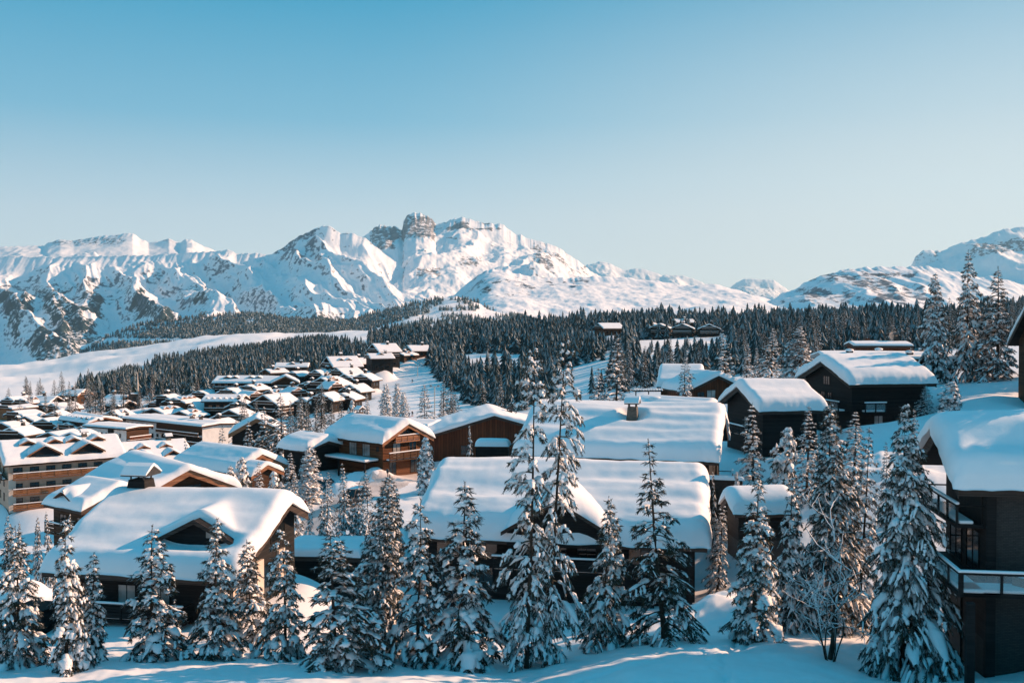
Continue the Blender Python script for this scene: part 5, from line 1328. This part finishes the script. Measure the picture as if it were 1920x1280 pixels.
# wooded hill behind the ski meadow and the scattered trees of the snowfields
def far_woods(protos):
    rs = np.random.RandomState(8)
    crest = [(150,668),(180,645),(230,618),(290,604),(350,598),(420,592),(480,590),(540,600),(600,606),(650,606),(690,594),(740,578),(800,566),(850,556),(880,560),(930,585),(1000,605),(1100,612)]
    def fn(PX,PY,n,V,X,Y,Z,g): return .1+0*PX, .3+0*PX
    o,(u,P) = mountain('wooded_hill', crest, 3300, [(150,720),(500,660),(700,660),(1100,660)], 2300, 16, M['mount'], fn, nv=60, nb=8, seed=91, gully=500, du=4, prof=.95, smooth=9)
    nr,nu,_ = P.shape
    n = 12000
    i = rs.uniform(5,nr-1.01,n); j = rs.uniform(0,nu-1.01,n); i0=i.astype(int); j0=j.astype(int); a=(i-i0)[:,None]; b=(j-j0)[:,None]
    Q = (P[i0,j0]*(1-b)+P[i0,j0+1]*b)*(1-a)+(P[i0+1,j0]*(1-b)+P[i0+1,j0+1]*b)*a
    px = 960+F*Q[:,0]/Q[:,1]; py = 600-F*(Q[:,2]-CZ)/Q[:,1]
    dens = np.where(px<690, 1.0, .85)
    # the open piste running down through it
    k = rs.rand(n) < dens
    k &= ~(np.abs(py-np.interp(px,[640,700,760,820],[640,622,604,588])) < 5)
    k &= ~((px>800)&(px<930)&(fbm(Q[:,0]/120,Q[:,1]/200,3,3)>-.05))
    Q = Q[k]; H = rs.uniform(10,19,len(Q))
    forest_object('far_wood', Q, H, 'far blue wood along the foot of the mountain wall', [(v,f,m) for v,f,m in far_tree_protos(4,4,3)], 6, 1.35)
# ------------------------------------------------------------------ people, vehicles, street furniture
M['carblue'] = noisemat('blue_car_paint', (.05,.10,.14), (.06,.12,.16), 2, .25, spec=.6)
M['carblack'] = noisemat('black_car_paint', (.012,.012,.014), (.02,.02,.022), 2, .25, spec=.6)
M['tyre'] = noisemat('tyre_rubber', (.01,.01,.01), (.02,.02,.02), 8, .8)
M['lampglass'] = glassmat('headlight_glass', (.55,.58,.6), .1)
M['skin'] = noisemat('skin', (.42,.26,.19), (.48,.31,.23), 8, .6)
M['jacket_black'] = noisemat('black_jacket', (.008,.008,.01), (.02,.02,.022), 12, .8)
M['jacket_blue'] = noisemat('blue_jacket', (.02,.05,.10), (.03,.07,.13), 12, .8)
M['jacket_red'] = noisemat('red_jacket', (.20,.03,.025), (.28,.045,.035), 12, .8)
M['wicker'] = noisemat('wicker', (.10,.075,.055), (.2,.15,.11), 30, .8, bump=.5)
M['packed'] = noisemat('packed_snow', (.50,.44,.41), (.72,.67,.65), .5, .7, bump=.5, bscale=3)
M['lampmetal'] = M['metal']

def car(name, label, p, rz, paint, tall=False, snowy=True):
    o = empty(name, p, rz, label, 'van' if tall else 'car')
    L_, W_, h1, h2 = (4.8,1.95,1.05,2.05) if tall else (4.5,1.85,.88,1.55)
    # body profile in x-z, front at -x... extruded with tumblehome
    lo = [(-L_/2,.35),(-L_/2-.02,.62),(-L_/2+.12,h1-.12),(-L_/2+1.1,h1)] if not tall else [(-L_/2,.35),(-L_/2-.02,.7),(-L_/2+.1,h1),(-L_/2+.8,h1+.12)]
    prof = lo+[(L_/2-.15,h1+.02),(L_/2,h1-.12),(L_/2,.35)]
    def loft(pr, w0, w1, zt):
        mb = MB(); n = len(pr)
        v = []
        for s in (-1,1):
            for (x,z) in pr:
                ww = w0 if z < zt else w1; v.append((x,s*ww/2,z))
        fs = [tuple(range(n))[::-1], tuple(range(n,2*n))]+[(i,(i+1)%n,n+(i+1)%n,n+i) for i in range(n)]
        return mb.add(v, fs)
    b = loft(prof, W_, W_, 9).build('body', M[paint], o, bevel=.06)
    if tall: cab = [(-L_/2+.7,h1+.1),(-L_/2+1.35,h2-.05),(-L_/2+1.7,h2),(L_/2-.25,h2),(L_/2-.05,h1+.02)]
    else: cab = [(-L_/2+1.05,h1),(-L_/2+1.85,h2-.04),(-L_/2+2.2,h2),(L_/2-1.2,h2-.02),(L_/2-.35,h1+.01)]
    loft(cab, W_-.12, W_-.42, h1+.2).build('cabin', M[paint], o, bevel=.05)
    x0,z0 = cab[0]; x1,z1 = cab[1]; w0 = (W_-.12)/2-.12; w1 = (W_-.42)/2-.06
    e = .03
    mb = MB(); mb.hexa([(x0+.08-e,-w0,z0+.06),(x0+.10-e,-w0,z0+.05),(x0+.10-e,w0,z0+.05),(x0+.08-e,w0,z0+.06),(x1-.04-e,-w1,z1-.05),(x1-.02-e,-w1,z1-.06),(x1-.02-e,w1,z1-.06),(x1-.04-e,w1,z1-.05)]); mb.build('windscreen', M['glass'], o)
    for s in (-1,1):
        mb = MB(); xa = x1+.05; xb = cab[3][0]-.1; zz0 = h1+.10; zz1 = h2-.12; y0 = s*((W_-.12)/2-.02); y1 = s*((W_-.42)/2+.015)
        mb.hexa([(xa-.45,y0-.02,zz0),(xb+.4,y0-.02,zz0),(xb+.4,y0+.02,zz0),(xa-.45,y0+.02,zz0),(xa,y1-.02,zz1),(xb,y1-.02,zz1),(xb,y1+.02,zz1),(xa,y1+.02,zz1)]); mb.build('side_window', M['glass'], o)
        mb = MB(); mb.blob((-L_/2+.06,s*(W_/2-.3),.68),(.09,.22,.10),3,8,0,.05); mb.build('headlight', M['lampglass'], o, smooth=True)
        mb = MB(); mb.blob((x0+.25,s*(W_/2+.08),h1+.12),(.07,.13,.09),4,8,0,.05); mb.build('mirror', M[paint], o, smooth=True)
        for xx in (-L_/2+.85,L_/2-.85):
            mb = MB(); mb.tube([(xx,s*(W_/2-.2),.34),(xx,s*(W_/2+.02),.34)],.34,16); wv = mb.build('wheel', M['tyre'], o)
            mb = MB(); mb.tube([(xx,s*(W_/2+.0),.34),(xx,s*(W_/2+.035),.34)],.2,12); mb.build('rim', M['greymetal'], wv)
    mb = MB(); mb.box(-L_/2-.05,-L_/2+.02,-W_/2+.35,W_/2-.35,.55,.75); mb.build('grille', M['metal'], o)
    if snowy:
        mb = MB(); mb.blob(((cab[1][0]+cab[3][0])/2,0,h2+.03),((cab[3][0]-cab[1][0])*.52,W_*.36,.13),5,14,0,.12); mb.build('roof_snow', M['roofsnow'], o, smooth=True)
    return o

def person_mesh(pose, jacket, seed=0):
    """one continuous skinned body; pose 'walk' or 'ski'"""
    if pose == 'walk':
        J = dict(pel=(0,0,.95),sp=(.02,0,1.15),ch=(.04,0,1.38),nk=(.05,0,1.52),hd=(.07,0,1.62),tp=(.08,0,1.75),
                 hl=(0,.10,.92),kl=(.20,.11,.50),al=(.14,.11,.09),fl=(.30,.12,.05),hr=(0,-.10,.92),kr=(-.05,-.11,.48),ar=(-.28,-.11,.12),fr=(-.14,-.12,.05),
                 sl=(.04,.20,1.42),el=(-.12,.25,1.16),wl=(-.06,.24,.92),nl=(-.02,.24,.82),sr=(.04,-.20,1.42),er=(.14,-.25,1.16),wr=(.30,-.22,.98),nr=(.36,-.21,.92))
    else:
        J = dict(pel=(-.12,0,.78),sp=(-.02,0,.98),ch=(.14,0,1.18),nk=(.20,0,1.32),hd=(.25,0,1.41),tp=(.27,0,1.54),
                 hl=(-.12,.12,.76),kl=(.16,.15,.46),al=(.0,.15,.10),fl=(.20,.15,.06),hr=(-.12,-.12,.76),kr=(.16,-.15,.46),ar=(.0,-.15,.10),fr=(.20,-.15,.06),
                 sl=(.14,.21,1.22),el=(.12,.33,.98),wl=(.36,.32,.92),nl=(.44,.31,.90),sr=(.14,-.21,1.22),er=(.12,-.33,.98),wr=(.36,-.32,.92),nr=(.44,-.31,.90))
    rad = dict(pel=.16,sp=.155,ch=.17,nk=.06,hd=.105,tp=.07,hl=.10,kl=.075,al=.055,fl=.05,hr=.10,kr=.075,ar=.055,fr=.05,sl=.075,el=.06,wl=.045,nl=.045,sr=.075,er=.06,wr=.045,nr=.045)
    E = [('pel','sp'),('sp','ch'),('ch','nk'),('nk','hd'),('hd','tp'),('pel','hl'),('hl','kl'),('kl','al'),('al','fl'),('pel','hr'),('hr','kr'),('kr','ar'),('ar','fr'),('ch','sl'),('sl','el'),('el','wl'),('wl','nl'),('ch','sr'),('sr','er'),('er','wr'),('wr','nr')]
    ks = list(J); me = bpy.data.meshes.new('person'); me.from_pydata([J[k] for k in ks],[(ks.index(a),ks.index(b)) for a,b in E],[])
    me.materials.append(M[jacket])
    o = bpy.data.objects.new('person', me); COL.objects.link(o)
    sk = o.modifiers.new('Skin','SKIN'); sk.use_smooth_shade = True
    for i,k in enumerate(ks):
        me.skin_vertices[0].data[i].radius = (rad[k],rad[k])
    me.skin_vertices[0].data[0].use_root = True
    o.modifiers.new('Subdivision','SUBSURF').levels = 1; o.modifiers['Subdivision'].render_levels = 1
    return o, J
def person(pose, jacket, p, rz, label, group=None, skis=True):
    o, J = person_mesh(pose, jacket)
    o.location = p; o.rotation_euler = (0,0,rz); props(o, label, 'person', group)
    h = Vector(J['hd'])
    mb = MB(); mb.blob((h.x+.055,0,h.z+.01),(.065,.075,.10),2,10,0,.02); mb.build('face', M['skin'], o, smooth=True)
    mb = MB(); mb.blob((h.x-.01,0,h.z+.085),(.125,.12,.10),2,10,0,.04); mb.build('cap', M['jacket_black' if jacket!='jacket_black' else 'jacket_red'], o, smooth=True)
    if pose == 'ski' and skis:
        for s in (-1,1):
            mb = MB(); mb.tube([(-.75,s*.15,.02),(.6,s*.15,.02),(.85,s*.15,.06),(.95,s*.15,.14)],[.04,.045,.04,.02],6); mb.build('ski', M['jacket_red'], o)
            mb = MB(); mb.tube([(.44,s*.31,.95),(-.15,s*.42,.05)],.012,5); mb.build('ski_pole', M['metal'], o)
    return o

def lamp(name, label, px, pb, ptop, Y, style):
    b = pt(px,pb,Y); z = float(ground(b.x,b.y)); H = max(2.5, pt(px,ptop,Y).z-z)
    o = empty(name,(b.x,b.y,z),0,label,'street lamp' if style=='lantern' else 'floodlight mast')
    mat = M['metal'] if style=='lantern' else M['plaster']
    r = .06 if style=='lantern' else .13
    mb = MB(); mb.tube([(0,0,-.5),(0,0,.5),(0,0,H-.4)],[r*1.6,r*1.1,r*.8],8); mb.build('pole', mat, o)
    if style == 'lantern':
        mb = MB(); mb.tube([(0,0,H-.42),(0,0,H-.1)],[.12,.2],6); h = mb.build('lamp_head', M['metal'], o)
        mb = MB(); mb.tube([(0,0,H-.099),(0,0,H+.12)],[.26,.03],6); mb.build('lamp_roof', M['metal'], h)
    else:
        mb = MB(); mb.box(-1.2,1.2,-.06,.06,H-.4,H-.28); a = mb.build('crossbar', mat, o)
        for s in (-1,1):
            mb = MB(); mb.hexa([(s*1.0-.3,-.35,H-.30),(s*1.0+.3,-.35,H-.30),(s*1.0+.3,.05,H-.27),(s*1.0-.3,.05,H-.27),(s*1.0-.25,-.40,H+.05),(s*1.0+.25,-.40,H+.05),(s*1.0+.25,.0,H+.08),(s*1.0-.25,.0,H+.08)]); mb.build('floodlight', M['greymetal'], a)
    return o

def bare_shrub(px, pb, ptop, Y, label, seed=4, spread=2.2, stems=6, dark=True):
    """leafless snow covered broadleaf tree with several stems"""
    rs = np.random.RandomState(seed); b = pt(px,pb,Y); z = float(ground(b.x,b.y)); H = pt(px,ptop,Y).z-z
    o = empty('bare_tree',(b.x,b.y,z-.05),0,label,'tree')
    P = []; Rr = []
    def branch(p, d, l, r, depth):
        n = 6; pts = [p]
        for i in range(n-1):
            d = d+rs.randn(3)*.16+np.array([0,0,.05 if depth else .02]); d = d/np.linalg.norm(d); pts.append(pts[-1]+d*l/(n-1))
        pts = np.array(pts); P.append(pts); Rr.append(np.linspace(r,r*.45,n))
        if depth < 3:
            for k in range(rs.randint(2,5) if depth<2 else rs.randint(1,4)):
                i = rs.randint(1,n); q = rs.randn(3); q[2] = abs(q[2])*.35-.05; q /= np.linalg.norm(q)
                dd = d*.45+q*.95; dd /= np.linalg.norm(dd); branch(pts[i], dd, l*rs.uniform(.42,.68), r*.5, depth+1)
    for k in range(stems):
        a = 6.28*k/stems+rs.rand(); s = rs.uniform(.08,.42)*spread/2.2
        branch(np.array([math.cos(a)*.25,math.sin(a)*.25,0]), np.array([math.cos(a)*s,math.sin(a)*s,1.0]), H*rs.uniform(.5,.72), .12 if k<2 else .05, 0)
    P = np.array(P); Rr = np.array(Rr)
    v,f = tubes(P, Rr, 5, 1, 1, 0, rs, .05); link('trunk', np_mesh('trunk', v, [f], [M['bark']], smooth=True), o)
    hz = np.abs(P[:,-1,2]-P[:,0,2])/(np.linalg.norm(P[:,-1]-P[:,0],axis=1)+1e-6); k = hz < .93
    v2,f2 = tubes(P[k], np.clip(Rr[k]*.75+.006,.012,.055), 5, 1.2, .8, 1.0, rs, .4)
    nm_ = sum([len(v)])
    link('crown', np_mesh('crown', v2, [f2], [M['treesnow']], smooth=True), o)
    return o

def ribbon(name, pts, width, mat, lift=.04, n=60):
    """ground hugging strip through pixel points (px,py,Y)"""
    C_ = np.array([[pt(*p).x, pt(*p).y] for p in pts]); t = np.linspace(0,len(C_)-1,n)
    c = np.stack([np.interp(t,np.arange(len(C_)),C_[:,k]) for k in (0,1)],-1)
    for _ in range(6): c[1:-1] = (c[:-2]+2*c[1:-1]+c[2:])/4
    d = np.gradient(c,axis=0); d /= np.linalg.norm(d,axis=1,keepdims=True); nrm = np.stack([-d[:,1],d[:,0]],-1)
    m = 7; ww = np.linspace(-.5,.5,m); V = []
    for i in range(n):
        for w_ in ww:
            p = c[i]+nrm[i]*w_*width*(1+.12*math.sin(i*.9)); V.append((p[0],p[1],float(ground(p[0],p[1]))+lift-(.08 if abs(w_)>.45 else 0)))
    i = np.arange(n-1)[:,None]*m+np.arange(m-1)[None,:]; f = np.stack([i,i+1,i+m+1,i+m],-1).reshape(-1,4)
    o = link(name, np_mesh(name, V, [f], [mat], smooth=True)); return props(o, kind='structure')

def details(H7):
    ribbon('village_street', [(800,893,158),(740,895,150),(660,925,140),(600,945,132),(545,972,120),(520,1000,110)], 7.5, M['packed'])
    g = lambda px,Y: (lambda x: Vector((x,Y,float(ground(x,Y)))))(xat(px,Y))
    car('parked_car','blue grey car parked in the dark under the honey coloured chalet\'s porch', g(606,150), R(72), 'carblue')
    car('parked_van','black van with snow on its roof at the snowbank on the street', g(664,137), R(68), 'carblack', tall=True)
    person('walk','jacket_black', g(571,137), R(100), 'person in dark clothes walking on the packed snow street')
    lamp('street_lamp','black lantern street lamp on the snowbank before the centre roof', 727, 945, 880, 122, 'lantern')
    lamp('floodlight_mast','pale floodlight mast at the edge of the forest on the ski slope', 815, 775, 722, 265, 'flood')
    lamp('floodlight_mast','dark floodlight mast at the top of the ski slope', 783, 712, 684, 470, 'flood')
    lamp('floodlight_mast','white mast on the ridge over the hamlet', 697, 648, 610, 620, 'flood')
    for i,(px,Y,j,a,lab) in enumerate([(745,395,'jacket_black',200,'skier in black highest on the shaded ski slope, left of the mast'),(773,440,'jacket_black',240,'skier in black right at the foot of the dark mast'),(767,300,'jacket_blue',230,'left skier of the pair low on the ski slope'),(773,302,'jacket_black',250,'right skier of the pair low on the ski slope'),(766,268,'jacket_red',260,'skier lowest on the ski slope, just above the honey chalet roof')]):
        person('ski',j,g(px,Y),R(a),lab,'skiers on the slope')
    # covered spa box between hall and centre roof
    p = pt(924,846,108); z = p.z-.2
    o = empty('spa_cover',(p.x,p.y,z),R(-4),'long low wooden box under a rounded snow slab in front of the red hall','spa')
    mb = MB(); mb.box(-1.7,1.7,-.9,.9,-1.2,.75); mb.build('box', M['wdark'], o); mb = MB(); mb.box(-1.8,1.8,-1.0,1.0,.752,.85); mb.build('lid', M['wbrown'], o)
    l = link('snow_cover', roof_snow_mesh(3.6,2.0,.86,.02,.75,.08,26,22,seed=2,wav=.3,ridge_r=.1), o)
    # retaining wall with a snow top
    a = pt(1318,893,95); b2 = pt(1392,893,94); d = (b2-a).to_2d().length
    o = empty('stone_wall',(a.x,a.y,a.z-3.4),math.atan2(b2.y-a.y,b2.x-a.x),'dark stone retaining wall topped with snow beside the centre chalet','wall')
    mb = MB(); mb.box(0,d,-.25,.25,-1,3.2); mb.build('wall', M['darkstone'], o)
    sn = link('snow_cover', roof_snow_mesh(d+.3,.8,3.22,.02,.35,.05,30,14,seed=6,ridge_r=.1), o); sn.location = (d/2,0,0)
    # folded parasols on the restaurant terrace
    for i,(px,lab) in enumerate([(592,'left folded white parasol on the restaurant terrace'),(605,'right folded white parasol on the restaurant terrace')]):
        q = pt(px,770,318); gz = float(ground(q.x,q.y)); o = empty('folded_parasol',(q.x,q.y,gz),0,lab,'parasol',group='parasols on the restaurant terrace')
        mb = MB(); mb.tube([(0,0,-.3),(0,0,3.0)],.06,6); mb.build('pole', M['greymetal'], o)
        mb = MB(); mb.tube([(0,0,.9),(0,0,1.3),(0,0,2.3),(0,0,3.1),(0,0,3.3)],[.28,.36,.30,.16,.03],8); mb.build('canopy', M['white'], o)
    # terrace shelter with striped snow right of the dense spruce
    p = pt(1214,742,150); o = empty('terrace_shelter',(p.x,p.y,p.z-2.2),R(4),'open terrace shelter with ribbed snowy awning behind the chimney roof','shelter')
    for x in (-1.9,0,1.9): 
        mb = MB(); mb.box(x-.07,x+.07,-.9,-.76,-1,2.9); mb.build('post', M['wdark'], o)
    mb = MB(); mb.box(-2.2,2.2,-1.1,1.4,2.9,3.05); mb.build('awning', M['wdark'], o)
    mb = MB()
    for k in range(11): mb.blob((-2.0+k*.4,.1,3.1),(.2,1.3,.22),k,8,0,.2)
    mb.build('awning_snow', M['roofsnow'], o, smooth=True)
    p = pt(1229,752,140); o = empty('snow_capped_chimney_box',(p.x,p.y,p.z-1.0),R(6),'square chimney box with a fat snow cap at the back edge of the chimney roof','chimney')
    mb = MB(); mb.box(-.85,.85,-.6,.6,-1.5,1.1); mb.build('shaft', M['wdark'], o); mb = MB(); mb.blob((0,0,1.35),(.98,.75,.38),3,14,0,.06); mb.build('snow_cap', M['roofsnow'], o, smooth=True)
    # satellite dish on the apartments
    p = pt(248,852,199); o = empty('satellite_dish',tuple(p),R(25),'pale satellite dish on a post in front of the apartment dormers','satellite dish')
    mb = MB(); mb.tube([(0,0,-2.5),(0,0,0)],.06,6); mb.build('post', M['greymetal'], o)
    mb = MB(); n = 14; v = [(0,.22,.25)]+[(.95*math.cos(6.283*k/n),-.02,.25+.95*math.sin(6.283*k/n)) for k in range(n)]+[(0,.30,.25)]+[(.97*math.cos(6.283*k/n),.02,.25+.97*math.sin(6.283*k/n)) for k in range(n)]
    fs = [(0,1+k,1+(k+1)%n) for k in range(n)]+[(n+1,n+2+(k+1)%n,n+2+k) for k in range(n)]+[(1+k,n+2+k,n+2+(k+1)%n,1+(k+1)%n) for k in range(n)]
    mb.add(v,fs); mb.build('dish', M['greymetal'], o, smooth=True); mb = MB(); mb.tube([(0,.2,.25),(0,-.7,.25)],[.03,.05],6); mb.build('feed_arm', M['metal'], o)
    # wicker chair with snow on the deck of the right edge chalet
    q = H7.o.matrix_basis @ Vector(H7.P('C',-5.9,1.3,3.2)); o = empty('wicker_chair',tuple(q),R(-150),'wicker armchair with snow on it on the stone chalet\'s deck','chair')
    mb = MB(); mb.box(-.38,.38,-.38,.38,.12,.42); mb.build('seat', M['wicker'], o, bevel=.05); mb = MB(); mb.hexa([(-.38,.30,.42),(.38,.30,.42),(.38,.42,.42),(-.38,.42,.42),(-.34,.42,1.0),(.34,.42,1.0),(.34,.54,1.0),(-.34,.54,1.0)]); mb.build('backrest', M['wicker'], o, bevel=.05)
    for s in (-1,1): mb = MB(); mb.box(s*.43-.06,s*.43+.06,-.36,.36,.05,.66); mb.build('armrest', M['wicker'], o, bevel=.04)
    mb = MB(); mb.blob((0,-.02,.5),(.36,.34,.12),3,12,0,.15); mb.build('seat_snow', M['roofsnow'], o, smooth=True); mb = MB(); mb.blob((0,.48,1.05),(.38,.12,.1),4,12,0,.15); mb.build('back_snow', M['roofsnow'], o, smooth=True)
    # bare shrubs
    bare_shrub(1556,1250,985,58.5,'leafless snow covered tree with several stems in front of the bushy spruce',4,3.0,7)
    bare_shrub(1790,925,870,52,'small leafless shrub at the corner of the stone chalet\'s roof',8,1.4,4) if False else None
    # smoke from the red hut
    m = bpy.data.materials.new('chimney_smoke'); m.use_nodes = True; nt = m.node_tree
    for n_ in list(nt.nodes): nt.nodes.remove(n_)
    out = nt.nodes.new('ShaderNodeOutputMaterial'); v = nt.nodes.new('ShaderNodeVolumePrincipled'); v.inputs['Density'].default_value = .8; v.inputs['Color'].default_value = (1,.95,.9,1); v.inputs['Anisotropy'].default_value = .3
    nt.links.new(v.outputs[0], out.inputs['Volume'])
    mb = MB(); s = pt(1674,640,186); mb.blob((s.x,s.y,s.z),(.45,.45,.8),2,12,0,.4); mb.blob((s.x+.1,s.y,s.z+1.0),(.8,.7,.75),3,12,0,.5); o = mb.build('chimney_smoke', m, smooth=True); props(o,'small pale puff of smoke over the red hut','smoke',None,'stuff')
H7 = near_houses(); village()
for (px,py,Y,rx,ry,h) in [(762,945,106,3.6,7,3.4),(690,900,150,5,2.5,1.6),(20,1075,86,4.5,4,2.2),(640,905,146,3,2,1.2),(1352,1095,74,2.2,2.2,1.0),(1300,1120,72,1.6,1.6,.8),(40,1000,125,14,12,2.5),(1640,880,100,5,6,1.2),(560,925,140,2,2,1.0)]:
    q = pt(px,py,Y); MOUNDS.append((q.x,Y,rx,ry,h))
TRACKS.append(([(-8,44),(-2,50),(6,55),(13,60),(16,68),(19,80)],.16,.14)); TRACKS.append(([(-7.2,44),(-1.2,50),(6.8,55),(13.8,60),(16.8,68),(19.8,80)],.16,.14))
rt = random.Random(17)
for k in range(26):      # boot prints along the trodden line
    y = 47+k*1.15; x = 10.2+.11*(y-47)+(.17 if k%2 else -.17)+rt.uniform(-.08,.08); TRACKS.append(([(x,y),(x+.06,y+.34)],.15,.16))
for k in range(14):
    y = 49+k*.5; x = -22-k*.95+rt.uniform(-.1,.1); TRACKS.append(([(x,y),(x-.25,y+.12)],.15,.13))
TRACKS.append(([(9,46),(11,52),(12.2,58),(15,64)],.28,.16)); TRACKS.append(([(-30,50),(-18,52),(-8,55),(0,57)],.12,.08)); TRACKS.append(([(-30,50.5),(-18,52.6),(-8,55.6),(0,57.6)],.12,.08))
finish_terrain(); build_terrain(); build_mountains(); build_haze()
make_species(); hero_trees(); village_trees(); protos = forests(); far_woods(protos); right_slope_trees()
details(H7)
